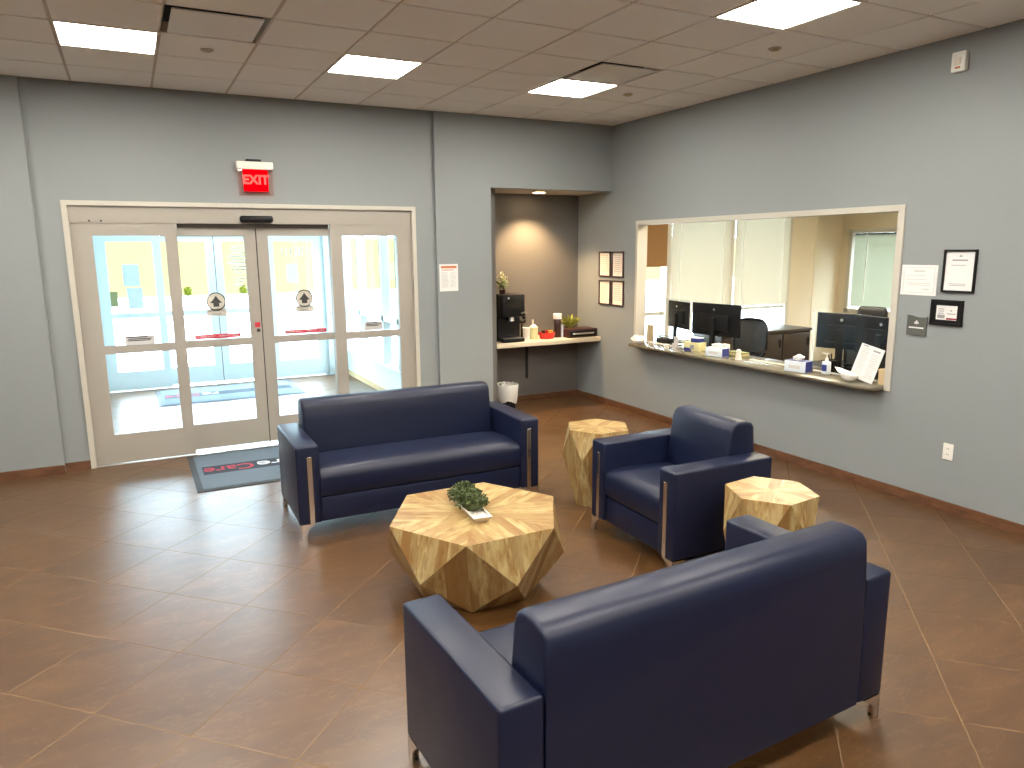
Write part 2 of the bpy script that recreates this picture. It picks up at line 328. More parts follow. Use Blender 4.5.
# ceiling: grid metal above dropped tiles
G0X, G0Y, GT = -0.28750, 6.18560, 0.6096
lights = [(i, j) for i in (-3, 0, 3, 6) for j in (1, 5, 9, 13)]           # cell i.., row j (cell spans y from G0Y-j*GT up)
vents = [(1, 2), (6, 2)]
b = bmesh.new()
vy0, vy1 = G0Y-2*GT, G0Y-GT
bx(b, XL, XR, YF, vy0, H+0.008, H+0.03); bx(b, XL, XR, vy1, YD, H+0.008, H+0.03)
for x0, x1 in ((XL, G0X+GT), (G0X+2*GT, G0X+6*GT), (G0X+7*GT, XR)): bx(b, x0, x1, vy0, vy1, H+0.008, H+0.03)
struct('ceiling', b, M['tbar'])
ct = bmesh.new()
for i in range(-6, 9):
    for j in range(-1, 16):
        if (i, j) in lights or (i, j) in vents: continue
        x0, x1 = G0X+i*GT+0.011, G0X+(i+1)*GT-0.011; y0, y1 = G0Y-j*GT+0.011, G0Y-(j-1)*GT-0.011
        x0, x1, y0, y1 = max(x0, XL), min(x1, XR), max(y0, YF), min(y1, YD if x0 > -0.662 and x0 < 2.9 else YB)
        if x1-x0 < 0.02 or y1-y0 < 0.02: continue
        bx(ct, x0, x1, y0, y1, H, H+0.012)
struct('ceiling.002', ct, M['tile'])

# ------------------------------------------------------------------ ceiling fittings
def troffer(i, j, label, m):
    x0, y0 = G0X+i*GT, G0Y-j*GT
    t = thing('ceiling_light', label, 'ceiling light', (x0+GT/2, y0+GT/2, H), 0, 'square ceiling lights')
    h = GT/2-0.006
    obj('frame', B(lambda bm: [ring_f(bm, h)]), M['white'], t)
    bm = bmesh.new()
    for s in (-1, 1): bx(bm, -h+0.012, h-0.012, min(s*0.004, s*(h-0.012)), max(s*0.004, s*(h-0.012)), 0.0, 0.006)
    obj('diffuser', bm, m, t)
    box('spine', M['white'], t, -h+0.012, h-0.012, -0.004, 0.004, 0.001, 0.007)
    return t
def ring_f(bm, h):
    for a in ((-h, h, -h, -h+0.012), (-h, h, h-0.012, h), (-h, -h+0.012, -h+0.012, h-0.012), (h-0.012, h, -h+0.012, h-0.012)):
        bx(bm, a[0], a[1], a[2], a[3], -0.004, 0.008)
LL = {(0, 1): 'lit square ceiling light over the left end of the glass entrance doors', (3, 1): 'lit square ceiling light in front of the recessed wall between door and coffee niche',
      (6, 1): 'lit square ceiling light beside the ceiling air diffuser near the reception corner', (6, 5): 'large bright ceiling light cut by the top edge above the reception window'}
for (i, j) in lights: troffer(i, j, LL.get((i, j), 'square ceiling light in the part of the ceiling out of view'), M['lamp'])
def diffuser(i, j, label):
    x0, y0 = G0X+i*GT, G0Y-j*GT
    t = thing('ceiling_vent', label, 'air vent', (x0+GT/2, y0+GT/2, H), 0, 'square plaque air vents in the ceiling')
    h = GT/2-0.006
    bm = bmesh.new(); prism_ring(bm, h, 0.004, h-0.004, 0.07); obj('frame', bm, M['white'], t)
    bm = bmesh.new(); bx(bm, -h+0.004, h-0.004, -h+0.004, h-0.004, 0.07, 0.074); obj('throat', bm, M['mblack'], t)
    box('plaque', M['white'], t, -h+0.035, h-0.035, -h+0.035, h-0.035, -0.006, 0.004, bev=0.003)
    bm = bmesh.new(); cyl(bm, (0, 0, 0.037), 0.02, 0.066, n=12); obj('stem', bm, M['white'], t)
def prism_ring(bm, h, z0, h2, z1):
    A = [bm.verts.new((sx*h, sy*h, z0)) for sx, sy in ((-1, -1), (1, -1), (1, 1), (-1, 1))]; Bv = [bm.verts.new((sx*h2, sy*h2, z1)) for sx, sy in ((-1, -1), (1, -1), (1, 1), (-1, 1))]
    for k in range(4): bm.faces.new((A[k], A[(k+1) % 4], Bv[(k+1) % 4], Bv[k]))
diffuser(1, 2, 'white square air vent in the ceiling just right of the light over the door')
diffuser(6, 2, 'square air vent with dark slots beside the ceiling light near the corner')
def sprinkler(x, y, label, capm='tan'):
    t = thing('sprinkler_cover', label, 'sprinkler', (x, y, H), 0, 'small round sprinkler plates in the ceiling')
    bm = bmesh.new(); cyl(bm, (0, 0, -0.004), 0.045, 0.008, 0.042); obj('plate', bm, M['trim'], t, True)
    bm = bmesh.new(); cyl(bm, (0, 0, -0.012), 0.028, 0.010, 0.022); obj('cap', bm, M[capm], t, True)
sprinkler(0.636, 5.887, 'small round ceiling plate beside the air vent near the door', 'trim')
sprinkler(4.273, 5.855, 'small round ceiling plate between the far light and the corner')
sprinkler(4.282, 4.10, 'small round ceiling plate below the large light above the reception window')

# ------------------------------------------------------------------ sliding entrance doors (a pair of identical units, inner and outer)
def slider(name, y, m, detail):
    d = sroot(name, (1.122, y, 0), 0, 'glass sliding entrance doors between fixed glass side panels' if detail else 'outer glass sliding doors at the far side of the vestibule')
    X = lambda x: x-1.122
    bm = bmesh.new()
    for a in ((X(-0.463), X(-0.42), 0, 2.375), (X(2.683), X(2.725), 0, 2.375), (X(-0.42), X(2.683), 2.335, 2.375)): bx(bm, a[0], a[1], -0.022, 0.12, a[2], a[3])
    obj('frame', bm, M['trim'] if detail else m, d)
    bm = bmesh.new(); bx(bm, X(-0.42), X(2.683), 0.004, 0.11, 2.188, 2.335); obj('header', bm, m, d)
    def panel(nm, x0, x1, gx0, gx1, y0, y1, zt, gz0=0.282, gz1=2.078, zb=0.012):
        bm = bmesh.new()
        bx(bm, X(x0), X(gx0), y0, y1, zb, zt); bx(bm, X(gx1), X(x1), y0, y1, zb, zt)
        bx(bm, X(gx0), X(gx1), y0, y1, zb, gz0); bx(bm, X(gx0), X(gx1), y0, y1, gz1, zt); bx(bm, X(gx0), X(gx1), y0, y1, 1.027, 1.100)
        p = obj(nm, bm, m, d)
        for z0, z1 in ((gz0, 1.027), (1.100, gz1)):
            bm = bmesh.new(); bx(bm, X(gx0)-0.004, X(gx1)+0.004, (y0+y1)/2-0.004, (y0+y1)/2+0.004, z0-0.004, z1+0.004); obj('pane', bm, M['glass'], p)
        return p
    s1 = panel('side_panel', -0.37, 0.422, -0.255, 0.322, 0.012, 0.055, 2.188)
    s2 = panel('side_panel', 1.826, 2.635, 1.942, 2.523, 0.012, 0.055, 2.188)
    p1 = panel('sliding_panel', 0.345, 1.117, 0.4205, 1.012, 0.075, 0.115, 2.150, zb=0.034)
    p2 = panel('sliding_panel', 1.127, 1.905, 1.232, 1.828, 0.075, 0.115, 2.150, zb=0.034)
    bm = bmesh.new(); bx(bm, X(-0.42), X(-0.37), 0.02, 0.10, 0, 2.188); bx(bm, X(2.635), X(2.683), 0.02, 0.10, 0, 2.188); obj('jamb', bm, m, d)
    bm = bmesh.new(); bx(bm, X(1.117), X(1.127), 0.085, 0.105, 0.012, 2.150); obj('gasket', bm, M['gasket'], d)
    bm = bmesh.new(); bx(bm, X(-0.42), X(2.683), 0.0, 0.13, 0.0, 0.006); bx(bm, X(0.43), X(1.82), -0.05, 0.0, 0.0, 0.010); obj('threshold', bm, M['brass'], d)
    bm = bmesh.new(); bx(bm, X(0.43), X(1.82), 0.06, 0.11, 2.150, 2.188); obj('track', bm, M['trackm'], d)  # band above the sliding panels; its shadow is put into the dark colour
    if not detail: return d
    bm = bmesh.new()
    for sx in (-0.265, -0.175): cyl(bm, (X(sx), 0.003, 2.205), 0.008, 0.006, axis='Y', n=10)
    obj('screw', bm, M['mblack'], d)
    # stickers on the sliding panels: round arrow, red push bar
    for p, cx in ((p1, 0.717), (p2, 1.550)):
        bm = bmesh.new(); yg = 0.0895
        cyl(bm, (X(cx), yg, 1.460), 0.088, 0.002, axis='Y', n=36); bx(bm, X(cx)-0.088, X(cx)+0.088, yg-0.001, yg+0.001, 1.322, 1.392)
        obj('decal', bm, M['decal'], p)
        bm = bmesh.new()
        n = 40
        o_ = [bm.verts.new((X(cx)+0.088*math.cos(2*PI*k/n), yg-0.0025, 1.460+0.088*math.sin(2*PI*k/n))) for k in range(n)]
        i_ = [bm.verts.new((X(cx)+0.078*math.cos(2*PI*k/n), yg-0.0025, 1.460+0.078*math.sin(2*PI*k/n))) for k in range(n)]
        for k in range(n): bm.faces.new((o_[k], o_[(k+1) % n], i_[(k+1) % n], i_[k]))
        ar = [(0, .056), (.026, .018), (.054, -.012), (.026, -.014), (.026, -.048), (-.026, -.048), (-.026, -.014), (-.054, -.012), (-.026, .018)]
        prism(bm, [(X(cx)+u, 1.460+w) for u, w in ar], yg-0.004, yg-0.002, 'Y')
        obj('arrow', bm, M['dink'], p)
        tb = upright(text_bm('AUTOMATIC\nDOOR', 0.026, 0.0005), X(cx), yg-0.002, 1.357); obj('lettering', tb, M['dink'], p)
        bm = bmesh.new(); bx(bm, X(cx)-0.215, X(cx)+0.200, yg-0.012, yg, 1.108, 1.150, 0.004); obj('push_sticker', bm, M['red'], p)
        tb = upright(text_bm('IN EMERGENCY  \u25B2  PUSH TO OPEN'.replace('\u25B2', '-'), 0.025, 0.0005), X(cx)-0.015, yg-0.013, 1.129); obj('lettering', tb, M['paper'], p)
    for p, x0, x1, z0, z1, sd in ((s1, -0.086, 0.158, 1.102, 1.182, 1), (s2, 2.140, 2.330, 1.104, 1.196, 2)):
        yg = 0.028
        bm = bmesh.new(); bx(bm, X(x0), X(x1), yg, yg+0.002, z0, z1); obj('sticker', bm, M['lightink'], p)
        bm = bmesh.new(); rows(bm, X(x0)+0.01, X(x1)-0.01, [z1-0.014, z1-0.03, z1-0.044], 0.009, yg, sd); obj('lettering', bm, M['dink'], p)
    bm = bmesh.new(); bx(bm, X(1.055), X(1.105), 0.0735, 0.075, 1.195, 1.245); obj('red_sticker', bm, M['red'], p1)
    bm = bmesh.new(); cyl(bm, (X(1.085), 0.072, 1.165), 0.018, 0.008, axis='Y', n=16); obj('lock', bm, M['dink'], p1)
    return d
slider('door_1', YD, M['alu'], True)
od = slider('door_2', 11.45, M['valu'], False)  # same unit as the inner door; daylight glare painted in as paler enamel

t = thing('motion_sensor', 'black rounded motion sensor on the header above the sliding doors', 'sensor', (1.125, YD, 2.229))
bm = bmesh.new(); bx(bm, -0.152, 0.152, -0.052, 0.004, -0.030, 0.034, 0.022, 3); obj('housing', bm, M['black'], t, True)
bm = bmesh.new(); bx(bm, -0.05, 0.05, -0.056, -0.050, -0.018, -0.004, 0.003, 1); obj('lens', bm, M['screen'], t, True)

t = thing('exit_sign', 'white and red lit exit sign on the wall over the sliding doors', 'exit sign', (1.138, YD, 2.60))
box('housing', M['white'], t, -0.163, 0.163, -0.075, 0.0, 0.085, 0.155, bev=0.006)
bm = bmesh.new(); bx(bm, -0.155, 0.158, -0.046, -0.038, -0.155, 0.085); obj('panel', bm, M['exitpanel'], t)
bm = bmesh.new(); bx(bm, -0.112, 0.112, -0.056, -0.047, -0.115, 0.083); obj('red_face', bm, M['exitred'], t)
obj('lettering', upright(text_bm('EXIT', 0.115, 0.0015, bold=0.004), 0, -0.058, -0.012), M['exitlit'], t)
bm = bmesh.new(); bx(bm, -0.075, 0.06, -0.06, 0.0, 0.155, 0.178, 0.006); obj('canopy_mount', bm, M['mblack'], t)

# ------------------------------------------------------------------ vestibule and outdoors
b = bmesh.new(); bx(b, -0.85, -0.70, 7.65, 11.6, 0, 2.75); struct('wall_vestibule', b, M['valu'])
b = bmesh.new(); bx(b, 2.96, 3.10, 7.65, 11.6, 0, 0.36); bx(b, 2.96, 3.10, 7.65, 11.6, 2.40, 2.75); struct('wall_vestibule.001', b, M['valu'])
b = bmesh.new(); bx(b, -0.85, 3.1, 11.45, 11.6, 2.375, 2.75); bx(b, -0.85, -0.463, 11.45, 11.6, 0, 2.375); bx(b, 2.725, 3.1, 11.45, 11.6, 0, 2.375); struct('wall_vestibule.002', b, M['valu'])
b = bmesh.new(); bx(b, -0.85, 3.1, 7.65, 11.6, 2.75, 2.85); struct('ceiling.003', b, M['valu'])
w = sroot('window_1', (2.96, 7.65, 0), 0)
bm = bmesh.new()
bx(bm, -0.03, 0.12, 0, 3.8, 0.36, 0.41); bx(bm, -0.01, 0.10, 0, 3.8, 1.00, 1.07); bx(bm, -0.01, 0.10, 0, 3.8, 2.33, 2.40)
for yy in (0.02, 1.15, 1.80, 2.88, 3.72): bx(bm, -0.01, 0.10, yy-0.035, yy+0.035, 0.41, 2.33)
obj('frame', bm, M['valu'], w)
bm = bmesh.new()
for yy in (1.19, 1.84, 2.92): bx(bm, -0.012, -0.002, yy-0.006, yy+0.006, 0.41, 2.33)
obj('gasket', bm, M['gasket'], w)
bm = bmesh.new(); bx(bm, 0.04, 0.048, 0.0, 3.76, 0.40, 2.35); obj('pane', bm, M['glass'], w)
b = bmesh.new(); bx(b, 2.944, 2.96, 7.65, 11.45, 0, 0.075); struct('baseboard_vestibule', b, M['tan'])
b = bmesh.new(); bx(b, -60, 90, 11.7, 36, -0.2, -0.02); bx(b, 3.1, 90, 8.6, 11.7, -0.2, -0.02); bx(b, -60, -3.8, -10, 11.7, -0.2, -0.02); struct('pavement', b, M['concrete'])
b = bmesh.new(); prism(b, [(36, -0.2), (36, -0.01), (60, 0.25), (140, 4.2), (420, 6.0), (420, -0.2)], -200, 300, 'X'); struct('field', b, M['drygrass'])
def outshrub(x, y, label):
    s = thing('shrub', label, 'shrub', (x, y, -0.02), 0, 'lime green shrubs beyond the outer doors')
    bm = bmesh.new(); rnd = random.Random(int(x*100)); leaves(bm, (0, 0, 0.36), (0.15, 0.15, 0.22), 260, 0.09, rnd, 0.3); obj('foliage', bm, M['shrub'], s)
    bm = bmesh.new(); cyl(bm, (0, 0, 0.08), 0.18, 0.16, 0.20); obj('pot', bm, M['palebox'], s)
outshrub(2.05, 32.5, 'lime green potted shrub outside, seen left of the round door sticker')
outshrub(4.18, 32.5, 'lime green potted shrub outside, seen right of the round door sticker')
# notices and vinyl on the glass of the outer doors
def sheet(name, x0, x1, z0, z1, y, m, label, cat, group=None):
    t = thing(name, label, cat, ((x0+x1)/2, y, z0), 0, group)
    bm = bmesh.new(); bx(bm, -(x1-x0)/2, (x1-x0)/2, 0.0, 0.002, 0, z1-z0); obj('sheet', bm, m, t); return t
yo = 11.45+0.024
sheet('posted_notice', -0.075, 0.125, 1.47, 1.765, yo, M['bluepaper'], 'pale blue paper on the outer left glass, the upper of two', 'notice', 'papers posted on the outer doors')
sheet('posted_notice', -0.045, 0.145, 1.155, 1.445, yo, M['bluepaper'], 'pale blue paper on the outer left glass, the lower of two', 'notice', 'papers posted on the outer doors')
sheet('posted_notice', 2.125, 2.285, 1.46, 1.735, yo, M['bluepaper'], 'pale blue paper on the outer glass behind the right sliding door', 'notice', 'papers posted on the outer doors')
t = thing('window_decal', 'pale round printed decal on the outer glass behind the left round sticker', 'decal', (1.46, 11.45+0.088, 1.42))
bm = bmesh.new()
for k in range(9):
    z = 0.20+0.048*k; w_ = 0.165*math.sqrt(max(0.05, 1-((k-4.4)/4.9)**2)); rows(bm, -w_, w_, [z], 0.020, 0, 40+k, .35)
for k in range(3): rows(bm, -0.12+.03*k, 0.08, [0.02+0.05*k], 0.018, 0, 60+k, .4)
obj('lettering', bm, M['lightink'], t)
t = thing('window_decal', 'pale lettering high on the outer glass behind the right sliding door', 'decal', (2.215, 11.45+0.024, 1.86))
bm = bmesh.new()
for x in (-.14, -.08, -.02, .06, .11, .15): bx(bm, x-.009, x+.009, -.0008, 0, 0, .13)
obj('lettering', bm, M['lightink'], t)
sheet('window_sticker', -0.255, -0.165, 1.19, 1.40, yo, M['olive'], 'small olive sticker on the outer left glass beside the lower paper', 'sticker')

for yy in (9.0, 10.6):  # unseen glowing panels added to strengthen the glare on the lobby floor
    t = thing('ceiling_light', 'square ceiling light in the vestibule, out of view', 'ceiling light', (1.12, yy, 2.75), 0, 'vestibule ceiling lights')
    bm = bmesh.new(); ring_f(bm, 0.3); obj('frame', bm, M['white'], t)
    box('diffuser', M['vlamp'], t, -0.288, 0.288, -0.288, 0.288, -0.002, 0.0)
# ------------------------------------------------------------------ floor mats
def floor_mat(x0, x1, y0, y1, label, curl=False):
    t = thing('door_mat', label, 'door mat', ((x0+x1)/2, (y0+y1)/2, 0), 0, 'logo entrance mats')
    w_, d_ = (x1-x0)/2, (y1-y0)/2
    box('border', M['rubber'], t, -w_, w_, -d_, d_, 0.0005, 0.007, bev=0.003)
    box('pile', M['pile'], t, -w_+0.05, w_-0.05, -d_+0.05, d_-0.05, 0.007, 0.012, bev=0.002)
    box('stripe', M['band'], t, -w_+0.09, w_-0.09, -0.13, 0.13, 0.0115, 0.0125)
    # the words face a visitor walking in, so they stand upside down from inside
    for s, xx, m in (('Care', -w_+0.10+0.21, M['pinkred']), ('re', -w_+0.56+0.10, M['matwhite'])):
        bm = text_bm(s, 0.235, 0.0006, bold=0.003); xs = [v.co.x for v in bm.verts]; wd_ = max(xs)-min(xs); mx = (max(xs)+min(xs))/2
        tw = 0.42 if s == 'Care' else 0.21
        for v in bm.verts: v.co = Vector((-(v.co.x-mx)*tw/wd_+xx, -v.co.y, v.co.z+0.0132))
        bmesh.ops.recalc_face_normals(bm, faces=bm.faces)
        obj('lettering', bm, m, t)
    return t
floor_mat(0.333, 1.91, 6.22, 7.395, 'dark blue logo mat inside the sliding doors, partly behind the sofa')
floor_mat(0.185, 2.02, 10.07, 11.27, 'logo mat on the vestibule floor seen through the sliding doors')

# ------------------------------------------------------------------ reception opening: trim, sill
b = bmesh.new()
bx(b, XR-0.012, XR+WT+0.012, 3.600, 3.655, 0.815, 2.235); bx(b, XR-0.012, XR+WT+0.012, 3.655, 6.90, 2.188, 2.235); bx(b, XR-0.006, XR+WT+0.012, 6.865, 6.90, 0.815, 2.188)
struct('trim_1', b, M['trim'])
t = thing('counter_ledge', 'long brown stone ledge along the reception window', 'counter', (XR, 5.23, 0.815))
bm = bmesh.new(); bx(bm, -0.145, 0.26, -1.575, 1.625, 0.002, 0.036, 0.006, 2)
for v in bm.verts:
    if v.co.x < -0.05 and v.co.y > 1.4: v.co.y -= 0.04
obj('slab', bm, M['stone'], t, True)
bm = bmesh.new(); bx(bm, -0.155, -0.138, -1.57, 1.57, 0.006, 0.032, 0.007, 2); obj('edge_strip', bm, M['stone'], t, True)

# ------------------------------------------------------------------ seating
AW, AH, SD, SH = 0.155, 0.650, 0.755, 0.105
def leg_bm(sx, sy):
    """curved chrome bracket foot; sx, sy point to the outer corner"""
    bm = bmesh.new()
    pts = [(0, 0.0), (0.038, 0.0), (0.042, 0.030), (0.045, 0.058), (0.068, 0.082), (0.105, 0.098), (0.105, SH), (0, SH)]
    A = [( -sx*p[0], p[1]) for p in pts]
    vs1 = prism(bm, A, 0, -sy*0.010, 'Y')
    pts2 = [(0, 0.0), (0.038, 0.0), (0.042, 0.030), (0.045, 0.058), (0.068, 0.082), (0.090, 0.098), (0.090, SH), (0, SH)]
    prism(bm, [(-sy*p[0], p[1]) for p in pts2], 0, -sx*0.010, 'X')
    bx(bm, min(0, -sx*0.03), max(0, -sx*0.03), min(0, -sy*0.03), max(0, -sy*0.03), 0, 0.004)
    bmesh.ops.recalc_face_normals(bm, faces=bm.faces)
    return bm
def seat_unit(name, label, cat, W, loc, rz, group=None):
    t = thing(name, label, cat, loc, rz, group)
    w = W/2; iw = w-AW
    for s in (-1, 1):
        x0, x1 = (-w, -iw) if s < 0 else (iw, w)
        bm = bmesh.new(); bx(bm, x0, x1, 0, SD, SH, AH, 0.016, 3)
        a = obj('armrest', bm, M['vinyl'], t, True)
        xc = (x0+x1)/2 - s*0.010
        bm = bmesh.new(); bx(bm, xc-0.016, xc+0.016, -0.004, 0.02, SH, AH-0.075, 0.002, 1); obj('trim_strip', bm, M['chrome'], a)
        bm = bmesh.new(); bx(bm, xc-0.024, xc-0.0165, -0.001, 0.01, SH+0.005, AH-0.06); bx(bm, xc+0.0165, xc+0.024, -0.001, 0.01, SH+0.005, AH-0.06); obj('seam', bm, M['mblack'], a)
    bm = bmesh.new(); bx(bm, -iw+0.001, iw-0.001, 0.022, SD-0.16, SH, 0.272, 0.006, 2); obj('base', bm, M['vinyl'], t, True)
    # seat cushion: rounded nose, slightly crowned, with front and rear seam
    bm = bmesh.new(); prof = [(0.03, 0.278), (0.016, 0.30), (0.010, 0.35), (0.010, 0.40), (0.018, 0.437), (0.040, 0.462), (0.075, 0.474), (0.20, 0.478), (0.40, 0.470), (0.56, 0.455), (0.56, 0.278)]
    n = 10; xs = [-iw+0.003+(2*iw-0.006)*k/n for k in range(n+1)]
    rings = [[bm.verts.new((x, p[0], p[1]-(0.010 if k in (0, n) and p[1] > .44 else 0)+(0.004*math.sin(PI*k/n) if p[1] > .45 else 0))) for p in prof] for k, x in enumerate(xs)]
    for A, C in zip(rings, rings[1:]):
        for q in range(len(prof)): bm.faces.new((A[q], A[(q+1) % len(prof)], C[(q+1) % len(prof)], C[q]))
    bm.faces.new(rings[0]); bm.faces.new(rings[-1][::-1]); bmesh.ops.recalc_face_normals(bm, faces=bm.faces)
    obj('seat_cushion', bm, M['vinyl'], t, True, 50)
    # backrest: upright rear face, raked front, rounded top and ends
    bm = bmesh.new(); prof = [(0.50, 0.30), (0.515, 0.50), (0.540, 0.70), (0.552, 0.79), (0.566, 0.825), (0.594, 0.845), (0.635, 0.850), (0.690, 0.848), (0.728, 0.836), (0.748, 0.808), (SD-0.003, 0.76), (SD-0.003, SH+0.002), (0.60, SH+0.002)]
    vs_ = prism(bm, prof, -iw+0.004, iw-0.004, 'X')
    ee = [e for e in bm.edges if abs(e.verts[0].co.x-e.verts[1].co.x) < 1e-6 and e.verts[0].co.z > 0.29 and e.verts[1].co.z > 0.29 and min(e.verts[0].co.z, e.verts[1].co.z) > 0.29]
    bmesh.ops.bevel(bm, geom=ee, offset=0.022, segments=3, profile=0.5, affect='EDGES')
    obj('backrest', bm, M['vinyl'], t, True, 50)
    for sx in (-1, 1):
        for sy in (-1, 1):
            o = obj('leg', leg_bm(sx, sy), M['chrome'], t, True, 30, loc=(sx*(w-0.003), 0.003 if sy < 0 else SD-0.003, 0))
            o['label'] = 'curved chrome foot'
    return t
seat_unit('sofa', 'navy vinyl sofa facing the camera in front of the glass doors', 'sofa', 1.835, (1.786, 4.790, 0), math.radians(-1.0), 'navy vinyl sofas')
seat_unit('sofa', 'navy vinyl sofa in the foreground seen from behind', 'sofa', 1.80, (1.685, 2.455, 0), PI+math.radians(2.1), 'navy vinyl sofas')
seat_unit('armchair', 'navy vinyl armchair between the two small wooden tables', 'armchair', 0.905, (2.702, 3.606, 0), -PI/2-math.radians(1.5))

# ------------------------------------------------------------------ faceted wooden tables
def facet_table(name, label, cat, loc, H_, rt_, rm, zm, rb, rot, group=None):
    t = thing(name, label, cat, loc, rot, group)
    def ringp(r, z, a0): return [Vector((r*math.cos(a0+k*PI/3), r*math.sin(a0+k*PI/3), z)) for k in range(6)]
    top, mid, bot = ringp(rt_, H_, 0), ringp(rm, zm, PI/6), ringp(rb, 0.002, 0)
    def build(name, faces):
        bm = bmesh.new(); uv = bm.loops.layers.uv.new('UVMap')
        for fi, (pts, ax) in enumerate(faces):
            f = bm.faces.new([bm.verts.new(p) for p in pts])
            nrm = (pts[1]-pts[0]).cross(pts[2]-pts[0]).normalized()
            ax = (ax-nrm*ax.dot(nrm)).normalized(); pr = ax.cross(nrm); c = sum(pts, Vector())/len(pts)
            for l, p in zip(f.loops, pts): l[uv].uv = ((p-c).dot(pr)+0.031+fi*6.2*0.62+7, (p-c).dot(ax)+fi*3.1)
        return obj(name, bm, M['wood'], t)
    tf = []
    ctr = Vector((0, 0, H_))
    for k in range(6):
        a, c = top[k], top[(k+1) % 6]; tf.append(([ctr, a, c], (a+c)/2-ctr))
    build('tabletop', tf)
    bf = []
    for k in range(6):
        a, c, m_ = top[k], top[(k+1) % 6], mid[k]
        bf.append(([a, m_, c], m_-(a+c)/2))                                   # hanging triangles
        mp = mid[k-1]
        bf.append(([top[k], mp, bot[k]], bot[k]-top[k])); bf.append(([top[k], bot[k], mid[k]], bot[k]-top[k]))
        bf.append(([mid[k], bot[k], bot[(k+1) % 6]], (bot[k]+bot[(k+1) % 6])/2-mid[k]))
    bf.append((bot[::-1], Vector((1, 0, 0))))
    build('base', bf)
    return t
facet_table('coffee_table', 'large faceted light wood coffee table between the two sofas', 'coffee table', (1.640, 3.634, 0), 0.460, 0.514, 0.508, 0.212, 0.33, 0)
facet_table('side_table', 'small faceted wood side table behind the armchair near the niche', 'side table', (3.064, 4.500, 0), 0.60, 0.252, 0.268, 0.39, 0.185, 0, 'faceted wood side tables')
facet_table('side_table', 'small faceted wood side table between the armchair and foreground sofa', 'side table', (3.066, 2.790, 0), 0.60, 0.250, 0.262, 0.37, 0.185, math.radians(6.5), 'faceted wood side tables')

# planter on the coffee table
t = thing('table_planter', 'low green succulents in a whitewashed boat tray on the coffee table', 'potted plant', (1.610, 3.630, 0.4605), math.radians(-5))
bm = bmesh.new()
A = [bm.verts.new(p) for p in ((-.035, -.175, 0), (.035, -.175, 0), (.035, .175, 0), (-.035, .175, 0))]
C = [bm.verts.new(p) for p in ((-.055, -.205, .034), (.055, -.205, .034), (.055, .205, .034), (-.055, .205, .034))]
D = [bm.verts.new(p) for p in ((-.045, -.19, .034), (.045, -.19, .034), (.045, .19, .034), (-.045, .19, .034))]
E_ = [bm.verts.new(p) for p in ((-.04, -.18, .022), (.04, -.18, .022), (.04, .18, .022), (-.04, .18, .022))]
bm.faces.new(A[::-1]); bm.faces.new(E_)
for P_, Q_ in ((A, C), (C, D), (D, E_)):
    for k in range(4): bm.faces.new((P_[k], P_[(k+1) % 4], Q_[(k+1) % 4], Q_[k]))
bmesh.ops.recalc_face_normals(bm, faces=bm.faces); obj('tray', bm, M['ceramic'], t)
rnd = random.Random(3)
for (cy, r) in ((0.120, 0.090), (-0.015, 0.088)):
    bm = bmesh.new()
    for k in range(46):
        d = Vector((rnd.gauss(0, 1), rnd.gauss(0, 1), rnd.gauss(0, 1))).normalized(); d.z = abs(d.z)*0.9-0.1
        c = Vector((d.x*r*.85, cy+d.y*r*1.05, 0.062+d.z*r*.85)); leaves(bm, c, (0.020, 0.020, 0.018), 16, 0.022, rnd, 0.4)
    ball(bm, (0, cy, 0.06), r*.8, (0.85, 1.0, 0.75), 12, 8)
    obj('succulent', bm, M['leaf'], t)

# ------------------------------------------------------------------ things on the walls
RZ = -PI/2
def framed(name, label, cat, loc, rz, w, h, fwid, fm, pm, prt, group=None, matw=0):
    t = thing(name, label, cat, loc, rz, group)
    bm = bmesh.new(); ring_frame(bm, -w/2, w/2, -h/2, h/2, fwid, -0.020, -0.001, 0.002); obj('frame', bm, fm, t)
    if matw:
        bm = bmesh.new(); ring_frame(bm, -w/2+fwid, w/2-fwid, -h/2+fwid, h/2-fwid, matw, -0.010, -0.004); obj('mount', bm, M['black'], t)
    bm = bmesh.new(); bx(bm, -w/2+fwid*.9, w/2-fwid*.9, -0.006, -0.002, -h/2+fwid*.9, h/2-fwid*.9); p = obj('print', bm, pm, t)
    bm = bmesh.new(); prt(bm, w/2-fwid-matw, h/2-fwid-matw, -0.0065); obj('lettering', bm, M['ink'], p)
    return t
def lotus(bm, x, z, s, y):
    for dx, dz in ((0, .55), (-.55, 0), (.55, 0), (0, -.05)):
        prism(bm, [(x+dx*s, z+dz*s+.5*s), (x+dx*s+.42*s, z+dz*s), (x+dx*s, z+dz*s-.5*s), (x+dx*s-.42*s, z+dz*s)], y-0.0008, y, 'Y')
def pr_qr(bm, w, h, y):
    lotus(bm, 0, h*.76, 0.011, y); rows(bm, -w*.55, w*.55, [h*.56], 0.010, y, 1, .05)
    rows(bm, -w*.75, w*.75, [h*.30], 0.004, y, 2); rows(bm, -w*.7, w*.7, [-h*.66, -h*.74], 0.004, y, 3)
framed('framed_notice', 'black framed portrait notice, topmost in the group right of the reception window', 'framed notice', (XR, 3.153, 1.752), RZ, 0.234, 0.300, 0.014, M['frame'], M['paper'], pr_qr)
def pr_card(bm, w, h, y):
    lotus(bm, w*.42, h*.30, 0.008, y); rows(bm, w*.05, w*.85, [-h*.12], 0.006, y, 4, .05)
    rows(bm, -w*.85, -w*.1, [h*.5, h*.2, -h*.1], 0.006, y, 5); bx(bm, -w*.85, -w*.15, y-.0008, y, -h*.80, -h*.30)
